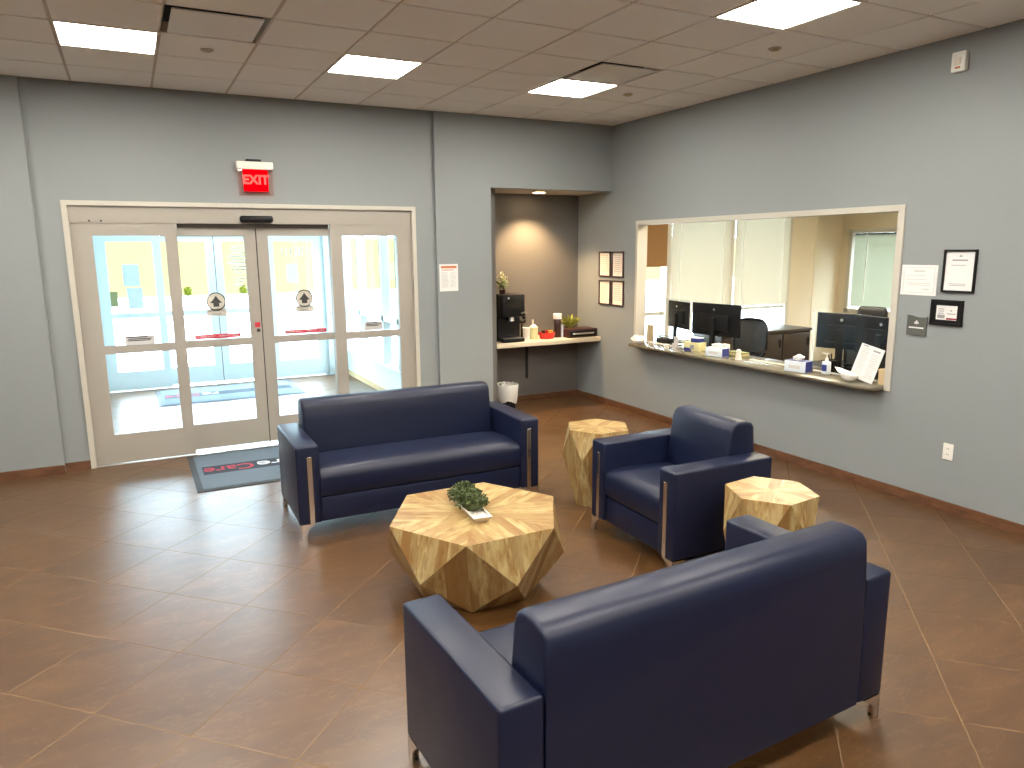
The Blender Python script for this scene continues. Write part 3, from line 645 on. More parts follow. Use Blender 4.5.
t = framed('framed_card', 'small landscape card in a thick black frame beside the slate sign', 'framed card', (XR, 3.215, 1.455), RZ, 0.234, 0.183, 0.018, M['frame'], M['paper'], pr_card, None, 0.022)
bm = bmesh.new(); bx(bm, 0.0, 0.075, -0.0072, -0.0062, -0.048, -0.036); obj('red_line', bm, M['pinkred'], t)
t = thing('certificate', 'unframed white certificate page taped right of the reception window', 'paper notice', (XR, 3.450, 1.680), RZ)
box('sheet', M['paper'], t, -0.140, 0.140, -0.003, -0.001, -0.111, 0.111)
bm = bmesh.new(); ring_frame(bm, -0.120, 0.120, -0.093, 0.093, 0.0035, -0.0038, -0.003); rows(bm, -0.045, 0.045, [0.066], 0.012, -0.003, 7, .1); rows(bm, -0.10, 0.10, [0.035, 0.005, -0.022, -0.036], 0.005, -0.003, 8); rows(bm, 0.03, 0.09, [-0.065], 0.008, -0.003, 9)
obj('lettering', bm, M['lightink'], t)
t = thing('wall_sign', 'small slate grey reception sign with a wavy top beside the window', 'sign', (XR, 3.430, 1.343), RZ)
top = [(-0.077+0.154*k/12, 0.072-0.004*k/12+0.006*math.cos(PI*1.6*k/12)) for k in range(13)]
bm = bmesh.new(); prism(bm, [(-0.077, -0.072), (0.077, -0.072)]+top[::-1], -0.012, -0.001, 'Y'); obj('plate', bm, M['plaque'], t)
bm = bmesh.new(); lotus(bm, 0.0, 0.022, 0.020, -0.012); rows(bm, -0.060, 0.060, [-0.014], 0.010, -0.012, 11, .05); obj('lettering', bm, M['paper'], t)
t = thing('outlet', 'white wall outlet low on the right wall', 'outlet', (XR, 3.104, 0.450), RZ)
box('plate', M['white'], t, -0.038, 0.038, -0.007, -0.0005, -0.061, 0.061, bev=0.003)
for z in (-0.022, 0.022):
    bm = bmesh.new(); bx(bm, -0.017, 0.017, -0.009, -0.006, z-0.015, z+0.015, 0.004, 2); s_ = obj('socket', bm, M['white'], t, True)
    bm = bmesh.new(); bx(bm, -0.008, -0.005, -0.0095, -0.0085, z-0.004, z+0.007); bx(bm, 0.005, 0.008, -0.0095, -0.0085, z-0.004, z+0.007); obj('slot', bm, M['mblack'], s_)
t = thing('alarm_strobe', 'white fire alarm strobe high on the right wall', 'alarm', (XR, 3.285, 3.163), RZ)
box('housing', M['white'], t, -0.050, 0.050, -0.045, -0.0005, -0.066, 0.066, bev=0.010)
bm = bmesh.new(); bx(bm, -0.022, 0.022, -0.056, -0.044, -0.018, 0.026, 0.006, 2); obj('lens', bm, M['pink'], t, True)
bm = bmesh.new(); bx(bm, -0.018, 0.018, -0.0465, -0.0445, -0.045, -0.032); obj('lettering', bm, M['orange'], t)
for (y0, y1, z0, z1, lb) in ((7.627, 7.385, 1.590, 1.892, 'thin brown framed certificate, upper one nearer the niche'), (7.355, 7.119, 1.588, 1.892, 'thin brown framed certificate, upper one nearer the reception window'),
                            (7.622, 7.380, 1.250, 1.546, 'thin brown framed certificate, lower one nearer the niche'), (7.350, 7.110, 1.248, 1.548, 'thin brown framed certificate, lower one nearer the reception window')):
    framed('framed_certificate', lb, 'framed certificate', (XR, (y0+y1)/2, (z0+z1)/2), RZ, y0-y1, z1-z0, 0.013, M['brownframe'], M['pink'],
           lambda bm, w, h, y: rows(bm, -w*.8, w*.8, [h*(.75-.17*k) for k in range(9)], 0.004, y, int(h*1000)), 'four framed certificates beside the niche')
t = thing('wall_notice', 'paper notice with an orange heading right of the glass doors', 'paper notice', (3.072, YB, 1.632))
box('sheet', M['paper'], t, -0.108, 0.108, -0.003, -0.001, -0.145, 0.145)
bm = bmesh.new(); bx(bm, -0.090, 0.092, -0.0038, -0.003, 0.100, 0.126); rows(bm, -0.085, 0.08, [0.082], 0.008, -0.003, 3, .2); obj('heading', bm, M['orange'], t)
bm = bmesh.new(); rows(bm, -0.09, 0.0, [0.055-.014*k for k in range(12)], 0.006, -0.003, 21); rows(bm, 0.012, 0.09, [0.055-.014*k for k in range(12)], 0.005, -0.003, 22); obj('lettering', bm, M['lightink'], t)

# ------------------------------------------------------------------ coffee niche
t = thing('niche_counter', 'cream wall counter across the coffee niche', 'counter', (4.455, 7.85, 0.785))
box('worktop', M['counter'], t, -0.734, 0.733, -0.270, 0.278, 0, 0.055, bev=0.004)
t = thing('counter_bracket', 'black steel bracket under the niche counter', 'bracket', (4.42, 8.13, 0.30))
box('upright', M['mblack'], t, -0.014, 0.014, -0.022, -0.001, 0.0, 0.484)
box('arm', M['mblack'], t, -0.014, 0.014, -0.40, -0.022, 0.455, 0.484)
t = thing('downlight', 'small round downlight in the niche ceiling', 'downlight', (4.417, 7.789, 2.595))
bm = bmesh.new(); cyl(bm, (0, 0, -0.004), 0.095, 0.008, 0.088, 32); obj('trim_ring', bm, M['white'], t, True)
bm = bmesh.new(); cyl(bm, (0, 0, -0.0075), 0.068, 0.004, n=28); obj('lens', bm, M['dlamp'], t)
ld = bpy.data.lights.new('downlight_beam', 'SPOT'); ld.energy = 300; ld.color = (1.0, 0.66, 0.33); ld.spot_size = math.radians(108); ld.spot_blend = 0.6; ld.shadow_soft_size = 0.05
lo = bpy.data.objects.new('downlight_beam', ld); COL.objects.link(lo); lo.parent = t; lo.location = (0, 0, -0.02)
ZC = 0.8405
t = thing('coffee_machine', 'tall black coffee machine at the left end of the niche counter', 'coffee machine', (3.985, 7.82, ZC), 0)
box('body', M['black'], t, -0.150, 0.150, -0.06, 0.17, 0, 0.565, bev=0.012)
box('head', M['black'], t, -0.150, 0.150, -0.19, -0.06, 0.30, 0.565, bev=0.014)
box('drip_tray', M['black'], t, -0.145, 0.145, -0.19, -0.06, 0, 0.045, bev=0.006)
box('grille', M['steel'], t, -0.12, 0.12, -0.18, -0.07, 0.045, 0.050)
box('display', M['screen'], t, -0.10, 0.10, -0.193, -0.188, 0.40, 0.50)
bm = bmesh.new(); cyl(bm, (0, -0.12, 0.28), 0.035, 0.06, 0.025); obj('spout', bm, M['steel'], t, True)
bm = bmesh.new(); cyl(bm, (-0.07, -0.192, 0.525), 0.012, 0.008, axis='Y'); obj('badge', bm, M['steel'], t)
bm = bmesh.new(); tube(bm, [(0.10, -0.19, 0.34), (0.13, -0.235, 0.36), (0.16, -0.19, 0.34)], 0.008); obj('handle', bm, M['steel'], t, True)
t = thing('flowering_plant', 'small pale flowering plant on top of the coffee machine', 'potted plant', (3.94, 7.84, ZC+0.566))
bm = bmesh.new(); cyl(bm, (0, 0, 0.025), 0.035, 0.05, 0.045); obj('pot', bm, M['maroon'], t, True)
rnd = random.Random(5); bm = bmesh.new(); leaves(bm, (0, 0, 0.13), (0.06, 0.06, 0.09), 70, 0.06, rnd, 0.2); obj('foliage', bm, M['olive'], t)
bm = bmesh.new(); leaves(bm, (0, 0, 0.19), (0.075, 0.07, 0.075), 60, 0.032, rnd, 0.6); obj('flower', bm, M['petal'], t)
def cup(label, x, y, r, h, m, name='paper_cup', z=ZC, grp=None):
    t = thing(name, label, 'cup', (x, y, z), 0, grp)
    bm = bmesh.new(); cyl(bm, (0, 0, h/2), r*.78, h, r, 20); obj('body', bm, m, t, True)
    bm = bmesh.new(); cyl(bm, (0, 0, h), r*1.06, 0.006, r*1.02, 20); obj('rim', bm, m, t, True); return t
cup('stack of cream paper cups beside the coffee machine', 4.222, 7.76, 0.048, 0.15, M['pink'], 'cup_stack')
t = thing('condiment_holder', 'black condiment holder behind the cream paper cups', 'holder', (4.245, 7.92, ZC))
bm = bmesh.new(); cyl(bm, (0, 0, 0.008), 0.05, 0.016); cyl(bm, (0, 0, 0.11), 0.012, 0.2); obj('stand', bm, M['black'], t)
bm = bmesh.new(); ball(bm, (0, 0, 0.215), 0.06, (1.0, 0.9, 0.55)); cyl(bm, (0.03, 0, 0.26), 0.022, 0.05); obj('cap', bm, M['black'], t, True)
t = thing('sugar_jar', 'cream canister with lime print left of the red basket', 'canister', (4.342, 7.80, ZC))
bm = bmesh.new(); cyl(bm, (0, 0, 0.075), 0.055, 0.15, n=24); obj('body', bm, M['lime'], t, True)
bm = bmesh.new(); cyl(bm, (0, 0, 0.165), 0.05, 0.03, 0.02); cyl(bm, (-0.01, 0, 0.21), 0.012, 0.06); obj('lid', bm, M['white'], t, True)
t = thing('snack_basket', 'red basket of wrapped snacks on the niche counter', 'basket', (4.515, 7.77, ZC))
bm = bmesh.new()
rr = bmesh.ops.create_cone(bm, cap_ends=False, segments=28, radius1=0.090, radius2=0.112, depth=0.075)
for v in rr['verts']: v.co.z += 0.0375; v.co.y *= 0.75
rr = bmesh.ops.create_circle(bm, cap_ends=True, segments=28, radius=0.090)
for v in rr['verts']: v.co.z = 0.002; v.co.y *= 0.75
obj('bowl', bm, M['redplastic'], t, True)
for k, (x, y, m) in enumerate(((-.055, -.012, 'maroon'), (-.012, -.012, 'redplastic'), (.055, -.008, 'gold'), (.020, -.012, 'gold'), (-.02, .042, 'maroon'))):
    q = thing('snack_packet', ['dark red snack packet at the left of the red basket', 'bright red snack packet in the middle of the basket', 'gold snack packet at the right of the basket', 'gold snack packet at the front of the basket', 'dark red snack packet at the back of the basket'][k], 'snack packet', (4.515+x, 7.77+y, ZC+0.050), (1.35, 1.55, 1.45, 1.6, 0.1)[k], 'wrapped snacks in the red basket')
    bm = bmesh.new(); bx(bm, -0.030, 0.030, -0.014, 0.014, 0, 0.055, 0.010, 2)
    for v in bm.verts:
        if abs(v.co.x) > 0.026: v.co.y *= 0.6
    obj('wrapper', bm, M[m], q, True)
    bm = bmesh.new(); bx(bm, -0.036, -0.029, -0.010, 0.010, 0.022, 0.028); bx(bm, 0.029, 0.036, -0.010, 0.010, 0.022, 0.028); obj('crimp', bm, M[m], q)
t = thing('lid_dispenser', 'dark stand topped with white cup lids right of the red basket', 'dispenser', (4.685, 7.80, ZC))
bm = bmesh.new(); bx(bm, -0.035, 0.035, -0.03, 0.03, 0, 0.19, 0.006); obj('stand', bm, M['maroon'], t, True)
bm = bmesh.new(); cyl(bm, (0, 0, 0.21), 0.055, 0.045, 0.04); obj('holder', bm, M['maroon'], t, True)
bm = bmesh.new()
for k in range(4): cyl(bm, (0, 0, 0.238+0.018*k), 0.056, 0.013, 0.050, 20)
obj('lid', bm, M['tissue'], t, True)
bm = bmesh.new(); bx(bm, 0.035, 0.055, -0.05, -0.02, 0, 0.16); obj('napkin', bm, M['palebox'], t)
t = thing('drawer_box', 'long black drawer box with a silver handle on the niche counter', 'drawer box', (4.960, 7.75, ZC))
box('body', M['maroon'], t, -0.215, 0.215, -0.115, 0.13, 0, 0.105, bev=0.014)
dr = box('drawer', M['black'], t, -0.195, 0.195, -0.121, -0.112, 0.018, 0.085, bev=0.002)
bm = bmesh.new(); tube(bm, [(-0.15, -0.121, 0.052), (-0.14, -0.138, 0.052), (0.14, -0.138, 0.052), (0.15, -0.121, 0.052)], 0.010); obj('handle', bm, M['steel'], dr, True)
t = thing('leafy_plant', 'yellow green plant behind the long black box', 'potted plant', (4.985, 7.99, ZC))
bm = bmesh.new(); cyl(bm, (0, 0, 0.045), 0.05, 0.09, 0.062); obj('pot', bm, M['soil'], t, True)
rnd = random.Random(9); bm = bmesh.new()
for k in range(80):
    a = rnd.random()*6.28; l = rnd.uniform(.13, .22); d = Vector((math.cos(a)*rnd.uniform(.5, 1.5), math.sin(a)*rnd.uniform(.2, .6), rnd.uniform(.3, 1))).normalized(); s = d.cross(Vector((0, 0, 1))).normalized()*0.017; p = Vector((0, 0, .08))
    pm = p+d*l*.55+Vector((0, 0, .02)); e = p+d*l
    bm.faces.new([bm.verts.new(q) for q in (p, pm-s, e, pm+s)])
obj('foliage', bm, M['leafy'], t)
t = thing('waste_bin', 'small waste bin with a white liner under the niche counter', 'waste bin', (3.965, 7.80, 0))
bm = bmesh.new(); rr = bmesh.ops.create_cone(bm, cap_ends=False, segments=28, radius1=0.105, radius2=0.130, depth=0.30)
for v in rr['verts']: v.co.z += 0.151
rr = bmesh.ops.create_circle(bm, cap_ends=True, segments=28, radius=0.105)
for v in rr['verts']: v.co.z = 0.002
obj('bin', bm, M['black'], t, True)
rnd = random.Random(4); bm = bmesh.new(); n = 40; prev = None
for z, r in ((0.10, .122), (0.16, .131), (0.24, .139), (0.30, .143), (0.315, .136), (0.29, .125), (0.20, .116)):
    ringv = [bm.verts.new(((r+rnd.uniform(-.004, .006))*math.cos(2*PI*k/n), (r+rnd.uniform(-.004, .006))*math.sin(2*PI*k/n), z+rnd.uniform(-.006, .008)+(0.02*math.sin(k*.5) if z == .10 else 0))) for k in range(n)]
    if prev:
        for k in range(n): bm.faces.new((prev[k], prev[(k+1) % n], ringv[(k+1) % n], ringv[k]))
    prev = ringv
obj('liner', bm, M['bag'], t, True, 80)

# ------------------------------------------------------------------ reception office shell
YW = 8.30
b = bmesh.new()
bx(b, XR+WT, 5.90, YW, YW+.2, 0, 2.75); bx(b, 5.90, 9.21, YW, YW+.2, 0, 0.55); bx(b, 5.90, 9.21, YW, YW+.2, 2.62, 2.75); bx(b, 9.21, 9.79, YW, YW+.2, 0, 2.75); bx(b, 9.69, 9.79, YW+.2, 8.60, 0, 2.75); bx(b, 9.79, 10.90, 8.60, 8.80, 0, 2.75)
bx(b, 9.775, 9.800, YW-0.008, YW, 0, 2.75)
struct('wall_office_back', b, M['cream'])
b = bmesh.new()
bx(b, 10.76, 10.90, 0.5, 6.0, 0, 2.75); bx(b, 10.76, 10.90, 8.42, 8.60, 0, 2.75); bx(b, 10.76, 10.90, 6.0, 8.42, 0, 0.84); bx(b, 10.76, 10.90, 6.0, 8.42, 2.19, 2.75)
struct('wall_office_side', b, M['cream'])
b = bmesh.new(); bx(b, XR+WT, 10.9, 0.4, 0.5, 0, 2.75); struct('wall_office_front', b, M['cream'])
b = bmesh.new(); bx(b, XR+WT, 10.9, 0.4, 8.8, 2.75, 2.85); struct('ceiling.004', b, M['white'])
b = bmesh.new(); bx(b, XR+WT, XR+WT+0.012, 6.90, 8.30, 0, 2.75); bx(b, XR+WT, XR+WT+0.012, 0.5, 3.60, 0, 2.75); struct('wall_office_left', b, M['cream'])
for k, (x, y) in enumerate(((6.4, 3.2), (6.4, 5.6), (8.6, 3.2), (8.6, 5.6))):
    t = thing('ceiling_light', 'square ceiling light inside the reception office, out of view', 'ceiling light', (x, y, 2.75), 0, 'office ceiling lights')
    bm = bmesh.new(); ring_f(bm, 0.3); obj('frame', bm, M['white'], t)
    box('diffuser', M['olamp'], t, -0.288, 0.288, -0.288, 0.288, -0.002, 0.0)
# windows in the office back wall
w = sroot('window_2', (0, YW, 0))
bm = bmesh.new()
for x0, x1 in ((5.90, 5.96), (6.775, 6.855), (7.95, 8.045), (9.165, 9.235)): bx(bm, x0, x1, -0.02, 0.12, 0.55, 2.62)
for x0, x1 in ((5.96, 6.775), (6.855, 7.95), (8.045, 9.165)):
    bx(bm, x0, x1, 0.0, 0.12, 0.55, 0.60); bx(bm, x0, x1, 0.0, 0.12, 2.57, 2.62); bx(bm, x0, x1, 0.02, 0.10, 0.98, 1.03)
obj('frame', bm, M['trim'], w)
bm = bmesh.new(); bx(bm, 5.95, 9.2, 0.055, 0.063, 0.57, 2.6); obj('pane', bm, M['glass'], w)
bm = bmesh.new(); bx(bm, 5.86, 9.24, -0.09, 0.0, 0.52, 0.55); obj('window_sill', bm, M['trim'], w)
def blind(x0, x1, zb, zt, label, y=YW-0.0):
    t = thing('window_blind', label, 'window blind', ((x0+x1)/2, y-0.035, zb), 0, 'cream slatted blinds in the office windows')
    hw = (x1-x0)/2; bm = bmesh.new(); n = int((zt-zb-0.06)/0.032)
    for k in range(n):
        z = 0.040+0.032*k; s_ = 0.0178
        q = [(-hw, -s_*.40, z-s_*.95), (hw, -s_*.40, z-s_*.95), (hw, s_*.40, z+s_*.95), (-hw, s_*.40, z+s_*.95)]
        bm.faces.new([bm.verts.new(p) for p in q])
    obj('slats', bm, M['blind'], t)
    box('bottom_rail', M['trim'], t, -hw, hw, -0.012, 0.012, 0, 0.022)
    box('head_rail', M['trim'], t, -hw, hw, -0.02, 0.02, zt-zb-0.04, zt-zb)
    for x in (-hw*.72, hw*.72):
        box('ladder_cord', M['white'], t, x-0.008, x+0.008, -0.017, -0.014, 0.01, zt-zb-0.04)
    return t
blind(6.842, 7.955, 1.045, 2.56, 'cream slatted blind in the office window behind the wide monitor')
blind(8.04, 9.172, 1.045, 2.56, 'cream slatted blind in the office window above the dark cabinet')
t = thing('roller_shade', 'brown shade covering the top of the narrow office window', 'window shade', (6.36, YW-0.03, 1.68))
box('fabric', M['shade'], t, -0.40, 0.405, -0.003, 0.003, 0, 0.86); box('hem_bar', M['shade'], t, -0.40, 0.405, -0.008, 0.008, -0.012, 0.012)
bm = bmesh.new(); cyl(bm, (0, 0, 0.87), 0.025, 0.80, axis='X'); obj('roller', bm, M['shade'], t, True)
w = sroot('window_3', (10.76, 7.21, 0))
bm = bmesh.new()
for y0, y1 in ((-1.21, -1.14), (1.14, 1.21)): bx(bm, -0.05, 0.10, y0, y1, 0.84, 2.19)
bx(bm, -0.05, 0.10, -1.21, 1.21, 2.14, 2.21); bx(bm, -0.05, 0.10, -1.21, 1.21, 0.84, 0.90); obj('frame', bm, M['trim'], w)
bm = bmesh.new(); bx(bm, 0.04, 0.048, -1.18, 1.18, 0.86, 2.16); obj('pane', bm, M['glass'], w)
t = thing('window_blind', 'grey green slatted blind in the side window at the far end of the office', 'window blind', (10.785, 7.21, 1.03), -PI/2, 'cream slatted blinds in the office windows')
bm = bmesh.new()
for k in range(53):
    z = -0.085+0.0225*k; q = [(-1.15, -.006, z-.0118), (1.15, -.006, z-.0118), (1.15, .006, z+.0118), (-1.15, .006, z+.0118)]; bm.faces.new([bm.verts.new(p) for p in q])
obj('slats', bm, translucent('grey_slat', (0.36, 0.37, 0.29), 0.025), t)
box('head_rail', M['mblack'], t, -1.12, 1.12, -0.02, 0.02, 1.090, 1.108); box('bottom_rail', M['trim'], t, -1.12, 1.12, -0.012, 0.012, -0.12, -0.10)
for x in (-0.9, 0.0, 0.62): box('ladder_cord', M['white'], t, x-0.01, x+0.01, -0.016, -0.012, 0.01, 1.09)

# ------------------------------------------------------------------ office furniture
t = thing('reception_desk', 'dark reception desk behind the stone ledge', 'desk', (5.80, 5.0, 0))
box('top', M['darkwood'], t, -0.33, 0.32, -1.40, 1.85, 0.705, 0.735, bev=0.004); box('modesty_panel', M['darkwood'], t, -0.30, -0.28, -1.38, 1.83, 0, 0.705)
for yy in (-1.38, 0.2, 1.81): box('end_panel', M['darkwood'], t, -0.28, 0.30, yy, yy+0.025, 0, 0.705)
t = thing('credenza', 'dark wood cabinet under the slatted blinds', 'cabinet', (8.12, 7.93, 0))
box('body', M['darkwood'], t, -0.88, 0.88, -0.31, 0.28, 0.0, 0.70); box('top', M['darkwood'], t, -0.90, 0.90, -0.34, 0.29, 0.70, 0.735, bev=0.004)
for k in range(3):
    d_ = box('door', M['darkwood'], t, -0.86+0.58*k, -0.30+0.58*k, -0.328, -0.311, 0.05, 0.67, bev=0.003); box('handle', M['mblack'], d_, -0.35+0.58*k, -0.335+0.58*k, -0.345, -0.328, 0.48, 0.60)
def monitor(label, x, y, z, w, h, rz, zdesk=0.7355, tilt=0, white=False):
    t = thing('monitor', label, 'monitor', (x, y, zdesk), rz, 'reception computer monitors')
    zc = z-zdesk
    bm = bmesh.new(); bx(bm, -w/2, w/2, -0.012, 0.012, zc-h/2, zc+h/2, 0.006, 2); p = obj('panel', bm, M['black'], t, True)
    bm = bmesh.new(); bx(bm, -w*.30, w*.30, -0.034, -0.010, zc-h*.32, zc+h*.18, 0.012, 2); obj('rear_hump', bm, M['black'], p, True)
    bm = bmesh.new(); bx(bm, -w/2+.012, w/2-.012, 0.0121, 0.0128, zc-h/2+.012, zc+h/2-.012); obj('screen', bm, M['screen'], p)
    bm = bmesh.new(); cyl(bm, (0, -0.036, zc+h*.32), 0.013, 0.003, axis='Y'); obj('badge', bm, M['steel'], p)
    box('neck', M['black'], t, -0.03, 0.03, -0.062, -0.034, 0.012, zc+0.02, bev=0.004); box('foot', M['black'], t, -0.12, 0.12, -0.13, 0.09, 0.0, 0.014, bev=0.004)
    return t
# local +y is the screen side; desk staff sit beyond, so the backs face the lobby
monitor('wide black monitor seen from behind near the left end of the ledge', 5.56, 5.955, 1.165, 0.66, 0.345, RZ+math.radians(6))
monitor('angled black monitor reflecting the blinds at the far left of the desk', 5.62, 6.62, 1.165, 0.50, 0.31, RZ+math.radians(-12))
monitor('dark grey monitor back right of the sanitizer bottle', 5.60, 4.395, 1.185, 0.46, 0.32, RZ+math.radians(16))
monitor('black monitor behind the propped menu sheet', 5.56, 3.965, 1.180, 0.56, 0.33, RZ+math.radians(-6))
def task_chair(label, x, y, rz, top=1.14, cap=False):
    t = thing('task_chair', label, 'office chair', (x, y, 0), rz, 'black mesh office chairs')
    for k in range(5):
        a = 2*PI*k/5; bm = bmesh.new(); tube(bm, [(0, 0, .10), (math.cos(a)*.29, math.sin(a)*.29, .07)], 0.02); l = obj('base_leg', bm, M['black'], t, True)
        bm = bmesh.new(); cyl(bm, (math.cos(a)*.29, math.sin(a)*.29, .03), .03, .03, axis='X', n=14); obj('caster', bm, M['mblack'], l, True)
    bm = bmesh.new(); cyl(bm, (0, 0, .26), .028, .32); obj('gas_lift', bm, M['steel'], t, True)
    bm = bmesh.new(); bx(bm, -.25, .25, -.24, .25, .44, .52, .035, 3); obj('seat', bm, M['mblack'], t, True)
    z0, z1 = 0.58, top; out = []
    for k in range(33):
        a = 2*PI*k/32; ex = 0.55
        c, s = math.cos(a), math.sin(a); out.append((0.235*math.copysign(abs(c)**ex, c), (z0+z1)/2+(z1-z0)/2*math.copysign(abs(s)**ex, s)))
    bm = bmesh.new(); tube(bm, [(u, .27+.05*(abs(u)/.24)**2*-1+.03, w_) for u, w_ in out], 0.017, 8); obj('back_frame', bm, M['black'], t, True)
    bm = bmesh.new(); f = [bm.verts.new((u*.97, .27-.05*(abs(u)/.24)**2+.03, (w_-(z0+z1)/2)*.97+(z0+z1)/2)) for u, w_ in out[:-1]]; c_ = bm.verts.new((0, .30, (z0+z1)/2))
    for k in range(32): bm.faces.new((f[k], f[(k+1) % 32], c_))
    obj('backrest', bm, M['mesh'], t)
    bm = bmesh.new(); tube(bm, [(0, .05, .43), (0, .30, .46), (0, .33, .75)], .022); obj('spine', bm, M['black'], t, True)
    for s in (-1, 1):
        bm = bmesh.new(); tube(bm, [(s*.24, .0, .46), (s*.30, .0, .50), (s*.30, .0, .68)], .015); bx(bm, s*.30-.035, s*.30+.035, -.12, .12, .68, .71, .01, 2); obj('armrest', bm, M['black'], t, True)
    if cap:
        bm = bmesh.new(); bx(bm, -.15, .15, .265, .33, top+.0, top+.17, .045, 3); obj('headrest', bm, M['mblack'], t, True)
    return t
task_chair('black mesh office chair behind the middle of the reception ledge', 6.55, 6.62, math.radians(-80), 1.05)
task_chair('black office chair with a headrest above the monitors at the right', 6.45, 4.90, math.radians(-80), 1.15, True)
t = thing('dark_cabinet', 'low black cabinet deep in the office behind the right monitors', 'cabinet', (7.6, 4.6, 0))
box('body', M['darkwood'], t, -0.3, 0.3, -1.0, 0.75, 0, 0.80); box('top', M['darkwood'], t, -0.32, 0.32, -1.02, 0.77, 0.80, 0.83, bev=.004)
for k in range(2):
    d_ = box('door', M['darkwood'], t, -0.316, -0.301, -0.98+0.88*k, -0.13+0.86*k, 0.04, 0.77, bev=.003); box('handle', M['steel'], d_, -0.33, -0.316, -0.2+0.2*k, -0.17+0.2*k, 0.45, 0.6)

# ------------------------------------------------------------------ things on the stone ledge
ZL = 0.852
def guard(label, y0, y1, edge):
    t = thing('sneeze_guard', label, 'acrylic screen', (5.30, (y0+y1)/2, ZL), 0, 'clear acrylic screens on the ledge')
    h = (y1-y0)/2
    bm = bmesh.new(); bx(bm, -0.003, 0.003, -h, h, 0.004, 0.525); obj('sheet', bm, M['acrylic'], t)
    ye = -h if edge < 0 else h
    bm = bmesh.new(); bx(bm, -0.004, 0.004, ye-0.012, ye+0.012, 0.0, 0.525); obj('polished_edge', bm, M['acryedge'], t)
    bm = bmesh.new(); bx(bm, -0.012, 0.012, -h+.03, h-.03, 0.0, 0.010); obj('base_channel', bm, M['acryedge'], t)
guard('clear acrylic screen on the ledge in front of the left monitors', 6.055, 6.845, -1)
guard('clear acrylic screen on the ledge in front of the right monitors', 3.70, 4.455, 1)
def tissue_box(label, x, y, w, d, h, rz, mtop, mface, mend):
    t = thing('tissue_box', label, 'tissue box', (x, y, ZL), rz, 'tissue boxes on the reception ledge')
    box('carton', mface, t, -w/2, w/2, -d/2, d/2, 0, h, bev=.002); box('lid_panel', mtop, t, -w/2+.004, w/2-.004, -d/2+.004, d/2-.004, h, h+.001)
    box('end_print', mend, t, w/2-.001, w/2+.001, -d/2+.002, d/2-.002, .002, h-.002); box('front_print', M['lightink'], t, -w*.3, w*.25, -d/2-.001, -d/2, h*.3, h*.6)
    rnd = random.Random(int(y*50)); bm = bmesh.new(); n = 9
    top = bm.verts.new((.02, 0, h+.05)); ringv = [bm.verts.new((w*.22*math.cos(2*PI*k/n), d*.2*math.sin(2*PI*k/n), h+.001)) for k in range(n)]
    mid = [bm.verts.new((w*.34*math.cos(2*PI*k/n)*rnd.uniform(.6, 1.2), d*.3*math.sin(2*PI*k/n)*rnd.uniform(.6, 1.2), h+.025+rnd.uniform(0, .015))) for k in range(n)]
    for k in range(n): bm.faces.new((ringv[k], ringv[(k+1) % n], mid[(k+1) % n], mid[k])); bm.faces.new((mid[k], mid[(k+1) % n], top))
    obj('tissue', bm, M['tissue'], t); return t
tissue_box('white and blue tissue box in front of the wide monitor stand', 5.20, 5.53, 0.20, 0.12, 0.085, RZ+math.radians(12), M['palebox'], M['palebox'], M['blue'])
tissue_box('white and blue tissue box left of the sanitizer bottle', 5.16, 4.475, 0.20, 0.12, 0.095, RZ+math.radians(12), M['blue'], M['palebox'], M['blue'])
t = thing('carton', 'yellow carton on the ledge left of the white tissue box', 'box', (5.28, 5.95, ZL), RZ+math.radians(10))
box('body', M['yellow'], t, -0.10, 0.10, -0.06, 0.06, 0, 0.09, bev=.002); box('blue_print', M['blue'], t, -0.098, 0.0, -0.0612, -0.06, 0.0, 0.03); box('emblem', M['ink'], t, -0.02, 0.035, -0.0615, -0.06, 0.015, 0.065)
t = thing('carton', 'small blue carton resting on the yellow carton', 'box', (5.29, 5.93, ZL+0.0905), RZ+math.radians(4))
box('body', M['blue'], t, -0.055, 0.055, -0.04, 0.04, 0, 0.05, bev=.002); box('lid', M['palebox'], t, -0.056, 0.056, -0.041, 0.041, 0.042, 0.0515)
t = thing('note_block', 'cream note block beside the wide monitor', 'note block', (5.37, 5.60, ZL), RZ)
box('block', M['pink'], t, -0.04, 0.04, -0.03, 0.03, 0, 0.10, bev=.002); box('base', M['tan'], t, -0.045, 0.045, -0.035, 0.035, 0, 0.02)
t = thing('folder_stack', 'olive green folders lying on the ledge behind the tissue box', 'folders', (5.36, 5.40, ZL), RZ)
for k, m in enumerate(('olive', 'tan', 'olive')): box('folder', M[m], t, -0.10, 0.10, -0.05, 0.05, 0.016*k, 0.016*k+0.014)
t = thing('figurine', 'small cream figure on the front of the ledge', 'figurine', (5.21, 5.245, ZL))
bm = bmesh.new(); cyl(bm, (0, 0, .03), .032, .06, .022); obj('body', bm, M['pink'], t, True); bm = bmesh.new(); ball(bm, (0, 0, .078), .024); obj('head', bm, M['pink'], t, True)
t = thing('ruler', 'long cream ruler lying along the front of the ledge', 'ruler', (5.30, 4.93, ZL), RZ)
box('bar', M['counter'], t, -0.24, 0.24, -0.02, 0.02, 0, 0.006)
for k in range(3): box('mark', M['white'], t, 0.10+.035*k, 0.115+.035*k, -0.022, 0.022, 0.006, 0.009)
t = thing('ornament', 'small grey ornament behind the right tissue box', 'ornament', (5.40, 4.68, ZL))
bm = bmesh.new(); cyl(bm, (0, 0, .03), .025, .06, .018); obj('stand', bm, M['steel'], t, True); bm = bmesh.new(); ball(bm, (0, 0, .085), .028, (1.1, 1, .8)); obj('top', bm, M['lightink'], t, True)
t = thing('sanitizer_bottle', 'clear pump bottle of hand sanitizer on the ledge', 'bottle', (5.225, 4.235, ZL))
